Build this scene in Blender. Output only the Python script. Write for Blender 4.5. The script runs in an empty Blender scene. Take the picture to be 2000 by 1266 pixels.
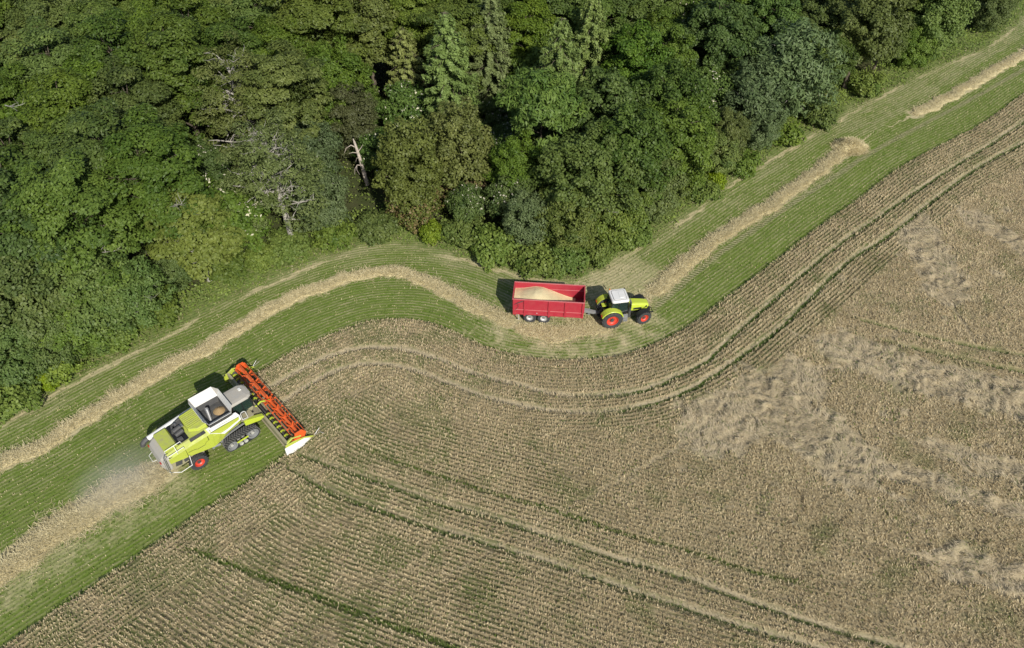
import bpy, bmesh, math, random
import numpy as np
from mathutils import Vector, Matrix

# ------------------------------------------------------------------ camera, light, exposure
scene = bpy.context.scene
R = math.radians
COL = scene.collection
cam_d = bpy.data.cameras.new('camera')
cam_d.sensor_width = 36.0
cam_d.lens = 27.0
cam_d.clip_start = 0.5
cam_d.clip_end = 3000
cam = bpy.data.objects.new('camera', cam_d)
cam.location = (0, -51, 51)
cam.rotation_euler = (R(45), 0, 0)
COL.objects.link(cam)
scene.camera = cam

SUN_DIR = Vector((0.40, -0.917, 0.727)).normalized()      # towards the sun: behind the camera, a little to its right
SUN_EL = math.asin(SUN_DIR.z)
SUN_ROT = math.atan2(SUN_DIR.x, SUN_DIR.y)
world = bpy.data.worlds.new('World')
scene.world = world
world.use_nodes = True
wn = world.node_tree
bg = wn.nodes['Background']
sky = wn.nodes.new('ShaderNodeTexSky')
sky.sky_type = 'NISHITA'
sky.sun_disc = False
sky.sun_elevation = SUN_EL
sky.sun_rotation = SUN_ROT
wn.links.new(sky.outputs[0], bg.inputs['Color'])
bg.inputs['Strength'].default_value = 0.10
sun_d = bpy.data.lights.new('sun', 'SUN')
sun_d.energy = 4.9
sun_d.angle = R(0.5)
sun_d.color = (1.0, 0.95, 0.86)
sun = bpy.data.objects.new('sun', sun_d)
sun.rotation_euler = SUN_DIR.to_track_quat('Z', 'Y').to_euler()
sun.location = (20, -60, 80)
COL.objects.link(sun)
scene.view_settings.view_transform = 'Standard'
scene.view_settings.look = 'None'
scene.view_settings.exposure = -0.02
scene.view_settings.gamma = 1.0
scene.cycles.max_bounces = 6
scene.cycles.volume_bounces = 2
scene.cycles.transparent_max_bounces = 8

rng = np.random.default_rng(7)
random.seed(7)

# ------------------------------------------------------------------ helpers
def tag(o, label=None, cat=None, group=None, kind=None):
    if label: o['label'] = label
    if cat: o['category'] = cat
    if group: o['group'] = group
    if kind: o['kind'] = kind
    return o

def empty(name, loc, rz=0.0):
    o = bpy.data.objects.new(name, None)
    o.empty_display_size = 0.5
    o.location = loc
    o.rotation_euler = (0, 0, rz)
    COL.objects.link(o)
    return o

def link(name, me, parent=None, mats=()):
    o = bpy.data.objects.new(name, me)
    for m in mats: me.materials.append(m)
    COL.objects.link(o)
    if parent: o.parent = parent
    return o

class MB:
    """collects shapes into one mesh"""
    def __init__(self): self.bm = bmesh.new()
    def box(self, c, s, rot=None):
        M = Matrix.Translation(Vector(c))
        if rot: M = M @ Matrix.Rotation(rot[2], 4, 'Z') @ Matrix.Rotation(rot[1], 4, 'Y') @ Matrix.Rotation(rot[0], 4, 'X')
        M = M @ Matrix.Diagonal((s[0], s[1], s[2], 1))
        bmesh.ops.create_cube(self.bm, size=1.0, matrix=M)
        return self
    def loft(self, rings, cap=True, closed=True):
        vs = [[self.bm.verts.new(p) for p in r] for r in rings]
        n = len(rings[0])
        for a, b in zip(vs, vs[1:]):
            for i in range(n if closed else n - 1):
                j = (i + 1) % n
                try: self.bm.faces.new((a[i], a[j], b[j], b[i]))
                except ValueError: pass
        if cap and closed:
            for r in (vs[0][::-1], vs[-1]):
                try: self.bm.faces.new(r)
                except ValueError: pass
        return self
    def prism(self, pts, y0, y1):
        """polygon in (x, z) pushed along y"""
        return self.loft([[(x, y0, z) for x, z in pts], [(x, y1, z) for x, z in pts]])
    def plate(self, pts, z0, z1):
        return self.loft([[(x, y, z0) for x, y in pts], [(x, y, z1) for x, y in pts]])
    def sheet(self, pts, th):
        """planar 3D polygon thickened along its normal"""
        P = [Vector(p) for p in pts]
        n = (P[1] - P[0]).cross(P[2] - P[0]).normalized() * th
        return self.loft([[tuple(p) for p in P], [tuple(p + n) for p in P]])
    def tube(self, pts, r, n=8):
        P = [Vector(p) for p in pts]
        if not hasattr(r, '__len__'): r = [r] * len(P)
        rings = []
        u = None
        for i, p in enumerate(P):
            d = (P[min(i + 1, len(P) - 1)] - P[max(i - 1, 0)])
            if d.length < 1e-6: d = Vector((0, 0, 1))
            d.normalize()
            if u is None:
                u = d.orthogonal().normalized()
            else:
                u = (u - d * u.dot(d))
                u = u.normalized() if u.length > 1e-5 else d.orthogonal().normalized()
            w = d.cross(u)
            rings.append([tuple(p + (u * math.cos(t) + w * math.sin(t)) * r[i]) for t in [2 * math.pi * k / n for k in range(n)]])
        return self.loft(rings)
    def lathe(self, prof, c=(0, 0, 0), n=32):
        """profile of (radius, y) turned about the y axis through c, closed profile"""
        rings = []
        for k in range(n):
            a = 2 * math.pi * k / n
            rings.append([(c[0] + r * math.cos(a), c[1] + y, c[2] + r * math.sin(a)) for r, y in prof])
        rings.append(rings[0])
        vs = [[self.bm.verts.new(p) for p in r] for r in rings[:-1]]
        vs.append(vs[0])
        m = len(prof)
        for a, b in zip(vs, vs[1:]):
            for i in range(m):
                j = (i + 1) % m
                try: self.bm.faces.new((a[i], a[j], b[j], b[i]))
                except ValueError: pass
        return self
    def disc(self, c, r, y0, y1, n=24):
        return self.loft([[(c[0] + r * math.cos(t), y, c[2] + r * math.sin(t)) for t in [2 * math.pi * k / n for k in range(n)]] for y in (y0, y1)])
    def build(self, name, mat, parent=None, bevel=0.0, smooth=False, seg=2):
        bmesh.ops.recalc_face_normals(self.bm, faces=self.bm.faces[:])
        me = bpy.data.meshes.new(name)
        self.bm.to_mesh(me); self.bm.free()
        if smooth:
            me.polygons.foreach_set('use_smooth', [True] * len(me.polygons))
        o = link(name, me, parent, (mat,))
        if bevel:
            b = o.modifiers.new('bevel', 'BEVEL'); b.width = bevel; b.segments = seg; b.limit_method = 'ANGLE'; b.angle_limit = R(30)
        return o

def raw_mesh(name, verts, quads, attrs=None, mat_index=None, smooth=False):
    """numpy mesh of quads; attrs: name -> (domain, array)"""
    me = bpy.data.meshes.new(name)
    V = np.ascontiguousarray(verts, dtype=np.float32); Q = np.ascontiguousarray(quads, dtype=np.int32)
    me.vertices.add(len(V)); me.vertices.foreach_set('co', V.ravel())
    me.loops.add(Q.size); me.loops.foreach_set('vertex_index', Q.ravel())
    me.polygons.add(len(Q)); me.polygons.foreach_set('loop_start', np.arange(0, Q.size, 4, dtype=np.int32))
    if mat_index is not None:
        me.polygons.foreach_set('material_index', np.ascontiguousarray(mat_index, dtype=np.int32))
    if smooth:
        me.polygons.foreach_set('use_smooth', np.ones(len(Q), dtype=bool))
    for k, (dom, arr) in (attrs or {}).items():
        a = me.attributes.new(k, 'FLOAT', dom)
        a.data.foreach_set('value', np.ascontiguousarray(arr, dtype=np.float32))
    me.update(calc_edges=True)
    return me

# numpy gradient noise
_perm = np.random.default_rng(3).permutation(512)
def noise(x, y, s=1.0, seed=0):
    x = np.asarray(x) / s + seed * 17.3; y = np.asarray(y) / s + seed * 9.1
    xi = np.floor(x).astype(np.int64); yi = np.floor(y).astype(np.int64)
    fx = x - xi; fy = y - yi
    def g(ix, iy, dx, dy):
        h = _perm[(_perm[ix & 511] + iy) & 511]
        a = h * (2 * np.pi / 512.0) * 7.0
        return np.cos(a) * dx + np.sin(a) * dy
    u = fx * fx * fx * (fx * (fx * 6 - 15) + 10); v = fy * fy * fy * (fy * (fy * 6 - 15) + 10)
    a = g(xi, yi, fx, fy); b = g(xi + 1, yi, fx - 1, fy); c = g(xi, yi + 1, fx, fy - 1); d = g(xi + 1, yi + 1, fx - 1, fy - 1)
    return 1.45 * ((a * (1 - u) + b * u) * (1 - v) + (c * (1 - u) + d * u) * v)
def fbm(x, y, s, o=3, seed=0):
    t = 0; amp = 1.0; tot = 0
    for k in range(o):
        t = t + amp * noise(x, y, s / 2 ** k, seed + k); tot += amp; amp *= 0.55
    return t / tot
def sstep(a, b, x):
    t = np.clip((x - a) / (b - a), 0, 1); return t * t * (3 - 2 * t)

# node helper
class NT:
    def __init__(self, name):
        self.m = bpy.data.materials.new(name); self.m.use_nodes = True
        self.t = self.m.node_tree; self.p = self.t.nodes['Principled BSDF']
        self.out = self.t.nodes['Material Output']
    def n(self, typ, **kw):
        nd = self.t.nodes.new(typ)
        for k, v in kw.items():
            if k.startswith('_'): setattr(nd, k[1:], v)
            else: self.set(nd, k, v)
        return nd
    def set(self, nd, k, v):
        s = nd.inputs[int(k[1:])] if k[0] == 'i' and k[1:].isdigit() else nd.inputs[k]
        if isinstance(v, bpy.types.NodeSocket): self.t.links.new(v, s)
        else: s.default_value = v
    def attr(self, name): return self.n('ShaderNodeAttribute', _attribute_name=name).outputs['Fac']
    def math(self, op, a, b=0.0, c=None, clamp=False):
        nd = self.n('ShaderNodeMath', _operation=op, _use_clamp=clamp); self.set(nd, 'i0', a); self.set(nd, 'i1', b)
        if c is not None: self.set(nd, 'i2', c)
        return nd.outputs[0]
    def mix(self, f, a, b, blend='MIX'):
        nd = self.n('ShaderNodeMix', _data_type='RGBA', _blend_type=blend)
        self.set(nd, 'i0', f)
        for i, v in ((6, a), (7, b)):
            if isinstance(v, tuple) and len(v) == 3: v = v + (1,)
            self.set(nd, 'i%d' % i, v)
        return nd.outputs[2]
    def noise(self, scale, detail=3, rough=0.55, co=None, dims='3D'):
        nd = self.n('ShaderNodeTexNoise', Scale=scale, Detail=detail, Roughness=rough)
        if co is not None: self.set(nd, 'Vector', co)
        return nd.outputs['Fac']
    def ramp(self, f, stops):
        nd = self.n('ShaderNodeValToRGB'); self.set(nd, 'Fac', f)
        el = nd.color_ramp.elements
        while len(el) < len(stops): el.new(0.5)
        for e, (p, c) in zip(el, stops):
            e.position = p; e.color = (c if hasattr(c, '__len__') else (c, c, c)) + ((1,) if (not hasattr(c, '__len__') or len(c) == 3) else ())
        return nd.outputs['Color']
    def mr(self, f, a, b, c=0.0, d=1.0):
        nd = self.n('ShaderNodeMapRange'); self.set(nd, 'i0', f)
        for i, v in ((1, a), (2, b), (3, c), (4, d)): self.set(nd, 'i%d' % i, v)
        return nd.outputs[0]
    def geo(self, what='Position'): return self.n('ShaderNodeNewGeometry').outputs[what]
    def obj(self): return self.n('ShaderNodeTexCoord').outputs['Object']
    def bump(self, h, strength, dist=0.02):
        nd = self.n('ShaderNodeBump', Strength=strength, Distance=dist, Height=h); self.set(self.p, 'Normal', nd.outputs[0])
    def done(self, color=None, rough=0.8, spec=0.3, metal=0.0):
        if color is not None: self.set(self.p, 'Base Color', color + (1,) if isinstance(color, tuple) and len(color) == 3 else color)
        self.set(self.p, 'Roughness', rough); self.set(self.p, 'Specular IOR Level', spec); self.set(self.p, 'Metallic', metal)
        return self.m

def paint(name, col, rough=0.4, dust=0.25, dustcol=(0.36, 0.30, 0.20), metal=0.0, spec=0.5, var=0.10, streak=None):
    """painted sheet metal with field dust lying on its upward faces and a little grime"""
    t = NT(name)
    o = t.obj()
    n1 = t.noise(2.2, 5, 0.6, o); n2 = t.noise(14, 3, 0.6, o)
    up = t.n('ShaderNodeSeparateXYZ', Vector=t.geo('Normal')).outputs['Z']
    upm = t.mr(up, 0.1, 0.95)
    d = t.math('MULTIPLY', t.math('ADD', t.math('MULTIPLY', upm, 0.75), 0.25), t.mr(n1, 0.3, 0.72))
    d = t.math('MULTIPLY', d, t.mr(n2, 0.2, 0.8, 0.6, 1.2))
    d = t.math('MULTIPLY', d, dust, clamp=True)
    c = t.mix(t.mr(n2, 0.3, 0.7, 0, var), col, tuple(x * 0.55 for x in col))
    c = t.mix(d, c, dustcol)
    rr = t.math('ADD', t.math('MULTIPLY', d, 0.5), rough, clamp=True)
    return t.done(c, rr, spec, metal)

def plain(name, col, rough=0.6, metal=0.0, spec=0.4, var=0.25, scale=9):
    t = NT(name)
    c = t.mix(t.mr(t.noise(scale, 4, 0.6, t.obj()), 0.3, 0.7), tuple(x * (1 - var) for x in col), tuple(min(1, x * (1 + var)) for x in col))
    return t.done(c, rough, spec, metal)

# ------------------------------------------------------------------ field: layout curves in metres on the ground
CURVES = {
    'TR': [(14.04, 2.51), (17.33, 6.13), (21.10, 9.92), (27.80, 15.96), (38.31, 24.97), (43.26, 29.11), (50.77, 34.85), (55.53, 38.24), (61.30, 42.48), (71.98, 50.69)],
    'G': [(-48.03, -15.66), (-45.05, -13.51), (-42.68, -11.47), (-39.61, -7.90), (-35.32, -4.05), (-32.29, -1.28), (-28.27, 2.65), (-23.84, 6.28), (-18.99, 9.92), (-16.20, 11.42), (-12.91, 12.09), (-10.19, 11.75), (-7.44, 10.75), (-4.47, 9.60), (-0.78, 8.15), (1.90, 7.05), (4.34, 6.36), (6.38, 6.28), (8.24, 7.21), (10.23, 9.27), (13.26, 11.92), (15.97, 14.00), (19.77, 17.81), (24.14, 22.29), (32.25, 29.56), (37.44, 34.00), (45.79, 40.86), (58.27, 50.24), (62.55, 53.02), (70.68, 58.88), (80.23, 68.19), (93.67, 78.64), (113.12, 89.97)],
    'E1': [(-42.57, -23.18), (-38.72, -19.57), (-35.31, -16.59), (-31.82, -13.12), (-28.82, -10.46), (-25.15, -8.10), (-22.30, -5.92), (-20.25, -4.07), (-17.83, -2.16), (-16.30, -1.17), (-13.92, 0.11), (-11.09, 0.59), (-7.43, 0.04), (-5.21, -1.17), (-3.04, -2.61), (-0.93, -3.57), (2.52, -4.45), (5.72, -4.64), (10.38, -3.82), (12.83, -2.74), (16.76, -0.10), (19.66, 2.55), (23.12, 5.64), (26.75, 8.92), (31.85, 13.79), (38.59, 19.59), (44.93, 25.37), (49.15, 28.63), (53.37, 31.49), (58.96, 35.45), (68.15, 43.30), (79.91, 52.40), (97.74, 64.17)],
    'E2': [(-36.99, -33.46), (-33.66, -30.29), (-30.77, -27.36), (-28.31, -25.00), (-25.62, -22.36), (-23.62, -20.23), (-20.30, -17.25), (-18.26, -15.03)],
    'T1': [(-22.57, -9.63), (-21.02, -8.04), (-18.55, -5.74), (-16.11, -4.07), (-13.47, -3.19), (-11.38, -3.19), (-9.26, -3.51), (-6.41, -4.64), (-3.61, -6.10), (0.44, -7.52), (3.82, -8.67), (7.67, -8.79), (11.02, -8.22), (14.59, -6.46), (17.32, -4.76), (19.98, -1.96), (23.19, 1.21), (29.74, 7.65), (33.96, 11.55), (39.80, 16.39), (47.80, 22.87), (53.08, 26.98), (59.49, 31.84), (65.06, 36.32), (75.33, 43.57), (91.74, 53.98)],
    'T2': [(-21.25, -11.54), (-19.50, -9.57), (-17.54, -7.52), (-15.15, -5.74), (-13.19, -5.19), (-11.15, -5.19), (-9.05, -5.74), (-6.25, -6.99), (-4.19, -8.04), (-0.87, -9.41), (3.66, -10.40), (6.95, -10.73), (9.71, -10.18), (13.08, -9.18), (15.47, -7.93), (18.02, -6.16), (20.07, -4.51), (24.57, -0.90), (28.53, 3.20), (34.21, 8.92), (39.80, 13.18), (45.58, 18.25), (49.39, 21.56), (56.11, 26.98), (62.79, 31.49), (72.89, 38.87), (89.00, 49.34)],
    'S1': [(-17.01, -14.74), (-14.15, -15.96), (-9.76, -17.57), (-5.40, -19.35), (-1.18, -20.67), (2.70, -22.15), (6.91, -23.70), (12.54, -25.50), (16.00, -26.96), (21.11, -28.89), (25.60, -30.33), (29.61, -31.90), (35.10, -34.01)],
    'S2': [(-17.10, -16.35), (-13.76, -18.31), (-8.55, -20.36), (-4.52, -21.82), (-1.15, -22.93), (2.63, -24.18), (8.04, -26.25), (12.18, -27.65), (15.58, -28.89), (20.19, -30.33), (26.05, -32.63), (31.63, -34.61)],
    'S3': [(-22.22, -23.67), (-18.40, -25.05), (-14.34, -26.49), (-10.41, -28.02), (-6.68, -29.31), (-3.62, -30.43), (0.00, -31.71), (4.82, -33.44)],
    'S4': [(-10.60, -15.10), (-5.54, -17.03), (-1.21, -18.60), (3.83, -20.29), (7.52, -21.79), (12.90, -23.43), (15.97, -24.62), (19.66, -25.78)],
    'S5': [(33.16, 0.35), (37.34, -1.34), (40.64, -2.51), (45.96, -4.10), (51.85, -5.95)],
    'S6': [(34.40, -2.32), (37.05, -3.35), (41.10, -4.73), (45.03, -6.07), (50.83, -7.84)],
    'W1': [(-44.79, -19.39), (-42.19, -17.56), (-40.59, -15.90), (-37.59, -13.41), (-34.72, -9.94), (-31.52, -6.49), (-28.68, -3.86), (-26.15, -1.14), (-23.47, 1.73), (-20.93, 3.74), (-18.25, 5.52), (-15.38, 6.74), (-12.39, 7.52), (-10.29, 7.13), (-7.59, 5.37), (-4.46, 3.15), (-1.95, 1.45), (0.00, 0.07)],
    'W2': [(0.48, -0.47), (2.85, -1.14), (5.23, -1.14), (7.66, -0.47), (10.76, 1.73), (13.50, 4.10), (17.10, 7.91), (21.66, 12.86), (26.24, 16.42), (30.53, 20.20), (35.26, 24.76), (39.49, 28.88), (41.86, 30.93)],
    'W3': [(51.90, 38.24), (57.89, 42.48), (65.12, 48.15), (74.36, 55.73), (86.99, 65.76), (99.83, 74.47)],
    'W4': [(-27.56, -16.29), (-29.06, -17.56), (-30.31, -18.48), (-32.66, -20.49), (-34.43, -22.60), (-36.48, -24.61), (-38.00, -25.96), (-40.38, -28.16)],
    'L1': [(16.61, -12.41), (24.86, -7.43)],
    'L2': [(23.18, -10.54), (26.47, -15.20)],
    'L3': [(26.40, -15.45), (31.77, -17.36), (38.33, -20.29), (42.93, -22.41)],
    'L4': [(30.07, -3.47), (35.85, -6.55), (43.45, -9.43), (48.78, -11.62)],
    'L5': [(34.82, -14.71), (39.82, -17.13), (44.56, -19.41)],
    'L6': [(43.25, 14.54), (42.62, 4.78)],
    'L7': [(31.37, -24.23), (35.83, -25.59)],
    'L8': [(50.04, 16.35), (53.12, 11.09)],
    'L9': [(-32.54, -30.43), (-27.83, -27.80)],
}
def smooth_curve(P, step=0.8):
    P = np.array(P, float)
    t = np.concatenate([[0], np.cumsum(np.linalg.norm(np.diff(P, axis=0), axis=1))])
    m = np.gradient(P, t, axis=0)
    n = max(2, int(t[-1] / step)); q = np.linspace(0, t[-1], n)
    i = np.clip(np.searchsorted(t, q, side='right') - 1, 0, len(P) - 2)
    h = (t[i + 1] - t[i])[:, None]; s = ((q - t[i]) / (t[i + 1] - t[i]))[:, None]
    return ((1 + 2 * s) * (1 - s) ** 2 * P[i] + s * (1 - s) ** 2 * h * m[i] + s * s * (3 - 2 * s) * P[i + 1] + s * s * (s - 1) * h * m[i + 1])
CV = {k: smooth_curve(v) for k, v in CURVES.items()}

def seg_dist(P, C):
    """signed distance (positive on the left of the curve) and arc length, and the unit vector from the curve"""
    A = C[:-1]; B = C[1:]; AB = B - A; L2 = (AB ** 2).sum(1); L = np.sqrt(L2)
    arc0 = np.concatenate([[0], np.cumsum(L)])[:-1]
    D = np.empty(len(P)); S = np.empty(len(P)); G = np.empty((len(P), 2))
    for k in range(0, len(P), 20000):
        p = P[k:k + 20000]
        w = p[:, None] - A[None]
        t = np.clip((w * AB[None]).sum(2) / L2[None], 0, 1)
        d = w - t[..., None] * AB[None]
        dd = (d ** 2).sum(2); j = dd.argmin(1); r = np.arange(len(p))
        dv = d[r, j]; dist = np.sqrt(dd[r, j])
        sg = np.sign(AB[j, 0] * dv[:, 1] - AB[j, 1] * dv[:, 0]); sg[sg == 0] = 1
        D[k:k + 20000] = dist * sg; S[k:k + 20000] = arc0[j] + t[r, j] * L[j]
        G[k:k + 20000] = dv / np.maximum(dist, 1e-6)[:, None] * sg[:, None]
    return D, S, G

class DF:
    """signed distance, arc length and gradient of every curve sampled once on a 0.5 m lattice, read back bilinearly"""
    def __init__(self):
        self.s = 0.5; self.x0, self.y0 = -82.0, -48.0
        self.gx = np.arange(self.x0, 118, self.s); self.gy = np.arange(self.y0, 90, self.s)
        X, Y = np.meshgrid(self.gx, self.gy, indexing='ij'); self.shape = X.shape
        self.m = (np.abs(X) < 48 + 0.48 * (Y + 30)) & (Y > -46); self.P = np.stack([X[self.m], Y[self.m]], 1); self.c = {}
    def get(self, C, key):
        if key not in self.c:
            d, s, g = seg_dist(self.P, C)
            out = []
            for a in (d, s, g[:, 0], g[:, 1]):
                f = np.full(self.shape, 999.0, np.float32); f[self.m] = a; out.append(f)
            self.c[key] = out
        return self.c[key]
    def read(self, P, key):
        F = self.get(CV[key], key)
        fx = np.clip((P[:, 0] - self.x0) / self.s, 0, self.shape[0] - 1.01); fy = np.clip((P[:, 1] - self.y0) / self.s, 0, self.shape[1] - 1.01)
        i = fx.astype(int); j = fy.astype(int); u = fx - i; v = fy - j
        r = [f[i, j] * (1 - u) * (1 - v) + f[i + 1, j] * u * (1 - v) + f[i, j + 1] * (1 - u) * v + f[i + 1, j + 1] * u * v for f in F]
        return r[0], r[1], np.stack(r[2:], 1)
DIST = DF()
def cdist(P, key): return DIST.read(P, key)

def in_poly(P, poly):
    x, y = P[:, 0], P[:, 1]; ins = np.zeros(len(P), bool)
    for (x0, y0), (x1, y1) in zip(poly, np.roll(poly, -1, axis=0)):
        c = ((y0 > y) != (y1 > y)) & (x < (x1 - x0) * (y - y0) / ((y1 - y0) or 1e-9) + x0)
        ins ^= c
    return ins

HD_TOP = np.array((-23.62, -6.10)); HD_BOT = np.array((-16.90, -13.72))     # the knife of the combine's header
e1 = CV['E1'][CV['E1'][:, 0] > HD_TOP[0] + 0.1]
CROP_POLY = np.array(list(map(tuple, e1)) + [(140, 60), (140, -60), (-60, -60)] + list(map(tuple, CV['E2'])) + [tuple(HD_BOT), tuple(HD_TOP)])

def field_info(P):
    """all field masks at ground points P"""
    F = {}
    F['g'] = cdist(P, 'G')[0]
    d1, s1, g1 = cdist(P, 'E1'); F['d1'] = d1
    dT2 = cdist(P, 'T2')[0]; dT1 = cdist(P, 'T1')[0]
    d2, s2, g2 = cdist(P, 'E2X')
    F['e2'] = d2
    x, y = P[:, 0], P[:, 1]
    jit = 0.12 * noise(x, y, 1.3, 5)
    right = sstep(2, 12, x)
    soil = np.zeros(len(P)); weed = np.zeros(len(P))
    for d in (dT1 + .5 * jit, dT2 + .5 * jit):
        band = 1 - sstep(0.13, 0.36, np.abs(d + .10 * noise(x, y, .6, 61)))
        soil = np.maximum(soil, band * np.where(d > 0, 1, 1 - right)); weed = np.maximum(weed, (1 - sstep(0.16, 0.34, np.abs(d + .16))) * right)
    F['tram'] = np.maximum(soil, weed)
    st = np.zeros(len(P))
    for k, w in (('S1', .06), ('S2', .06), ('S5', .02), ('S6', .03)):
        d = cdist(P, k)[0] + .5 * jit
        so = 1 - sstep(w, w + .14, np.abs(d - .13)); we = 1 - sstep(.08, .24, np.abs(d + .12 + .10 * (x < -4)))
        soil = np.maximum(soil, so * (w > .05) * (.35 + .65 * sstep(-10, 4, x))); weed = np.maximum(weed, we); st = np.maximum(st, np.maximum(so, we))
    F['straight'] = st; F['soil'] = soil; F['weedy'] = weed
    gr = np.zeros(len(P))
    for k, w in (('S3', .12), ('S4', .04)):
        d = np.abs(cdist(P, k)[0] + jit); gr = np.maximum(gr, 1 - sstep(w, w + .16, d))
    F['greenline'] = gr
    lo = np.zeros(len(P))
    for k, w in (('L1', 3.2), ('L2', 3.2), ('L3', 1.0), ('L4', 2.6), ('L5', 1.3), ('L6', 2.6), ('L7', 1.6), ('L8', 1.6)):
        d = np.abs(cdist(P, k)[0]); lo = np.maximum(lo, 1 - sstep(w * .55, w * 1.25, d + 1.1 * fbm(x, y, 2.2, 2, 8)))
    lo = np.maximum(lo, 0.85 * sstep(0.20, 0.50, fbm(x, y, 4.0, 4, 21)) * sstep(4, 14, x) * sstep(-26, -14, y))
    F['lodged'] = lo * (1 - F['tram']) * (1 - sstep(-7, -4, d1)) 
    # drill rows: along the edge in the headland, straight in the inner field, along the lower edge near it
    dS, sS, gS = cdist(P, 'S2X')
    dG, sG, gG = F['g'], None, None
    head = (d1 > -8.2) & (x > -23.5) & ~((x < -14) & (d1 < -6)); low = (d2 > -4.5) & (x < -14) & ~head
    F['rowd'] = np.where(low, d2, np.where(head, d1, dS))
    F['rowg'] = np.where(low[:, None], g2, np.where(head[:, None], g1, gS))
    F['head'] = head; F['run'] = np.where(low, s2, np.where(head, s1, sS))
    return F
_s = CV['S2']; _a = (_s[-1] - _s[-25]); _a /= np.linalg.norm(_a); _b = (_s[0] - _s[12]); _b /= np.linalg.norm(_b)
_e = CV['E2']; _c = (_e[-1] - _e[-6]); _c /= np.linalg.norm(_c); CV['E2X'] = np.concatenate([_e, [_e[-1] + _c * 3, _e[-1] + _c * 40]])
CV['S2X'] = np.concatenate([[_s[0] + _b * 30], _s, [_s[-1] + _a * 140]])

ROW = 0.36
def near_view(x, y, m=9.0): return (np.abs(x) < 34 + m + 0.48 * (y + 30)) & (y > -31 - m)

# ---- materials of the ground
def mat_ground():
    t = NT('ground_soil_and_grass'); p = t.geo()
    n = t.noise(0.15, 5, 0.6, p); n2 = t.noise(3.0, 6, 0.65, p)
    c = t.mix(t.mr(n, 0.35, 0.65), (0.050, 0.080, 0.018), (0.085, 0.085, 0.040))
    c = t.mix(t.mr(n2, 0.3, 0.7, 0, 0.6), c, (0.055, 0.050, 0.026))
    t.bump(n2, 0.6, 0.1)
    return t.done(c, 0.95, 0.1)

def mat_stubble():
    t = NT('stubble_with_green_undergrowth'); p = t.geo()
    rowd = t.attr('rowd'); run = t.attr('run'); straw = t.attr('straw'); green = t.attr('green'); weed = t.attr('verge'); tread = t.attr('tread')
    w = t.math('ADD', rowd, t.math('MULTIPLY', t.math('SUBTRACT', t.noise(2.5, 3, 0.6, p), 0.5), 0.26))
    ph = t.math('SINE', t.math('MULTIPLY', w, 2 * math.pi / ROW))
    # streaks: long along the drilling direction, narrow across it
    sv = t.n('ShaderNodeCombineXYZ', X=t.math('MULTIPLY', rowd, 1.1), Y=t.math('MULTIPLY', run, 0.07), Z=0.0).outputs[0]
    st = t.noise(1.0, 4, 0.65, sv)
    sf = t.n('ShaderNodeCombineXYZ', X=t.math('MULTIPLY', rowd, 3.2), Y=t.math('MULTIPLY', run, 0.9), Z=3.0).outputs[0]
    fine = t.noise(1.0, 4, 0.7, sf)
    nf = t.noise(9.0, 5, 0.7, p); nb = t.noise(0.35, 4, 0.6, p); nm = t.noise(2.6, 4, 0.6, p)
    grass = t.mix(t.mr(nf, 0.3, 0.7), (0.058, 0.112, 0.009), (0.150, 0.222, 0.030))
    grass = t.mix(t.mr(fine, 0.35, 0.65, 0, 0.6), grass, (0.185, 0.200, 0.065))
    pale = t.mix(t.mr(nf, 0.3, 0.7), (0.29, 0.26, 0.145), (0.54, 0.48, 0.30))
    g2 = t.math('ADD', t.math('ADD', green, t.math('MULTIPLY', t.math('SUBTRACT', st, 0.5), 1.5)), t.math('MULTIPLY', t.math('SUBTRACT', nb, 0.5), 0.6))
    bare = t.mr(g2, 0.10, 1.05, 1.0, 0.20)
    rowm = t.math('MULTIPLY', t.mr(ph, -0.5, 0.9), t.mr(fine, 0.30, 0.58))
    c = t.mix(t.math('MULTIPLY', rowm, bare), grass, pale)
    c = t.mix(t.math('MULTIPLY', t.mr(g2, 0.62, -0.10), 0.75), c, t.mix(t.mr(nf, 0.3, 0.7), (0.25, 0.235, 0.12), (0.42, 0.38, 0.22)))
    c = t.mix(t.math('MULTIPLY', t.mr(t.math('ADD', straw, t.math('MULTIPLY', t.math('SUBTRACT', nm, 0.5), 1.0)), 0.25, 0.85), t.mr(nf, 0.2, 0.6, 0.4, 1.0)), c, (0.52, 0.445, 0.265))
    tp = t.math('SINE', t.math('ADD', t.math('MULTIPLY', run, 2 * math.pi / 0.42), t.math('MULTIPLY', rowd, 9.0)))
    c = t.mix(t.math('MULTIPLY', tread, t.mr(nm, 0.3, 0.6, 0.3, 0.8)), c, t.mix(t.mr(tp, -0.4, 0.4), (0.115, 0.115, 0.045), (0.40, 0.36, 0.22)))
    vg = t.mix(t.mr(nm, 0.3, 0.7), (0.09, 0.145, 0.03), (0.22, 0.24, 0.085))
    c = t.mix(weed, c, vg)
    t.bump(t.math('ADD', nf, t.math('MULTIPLY', ph, 0.25)), 0.5, 0.06)
    return t.done(c, 0.9, 0.15)

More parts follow.
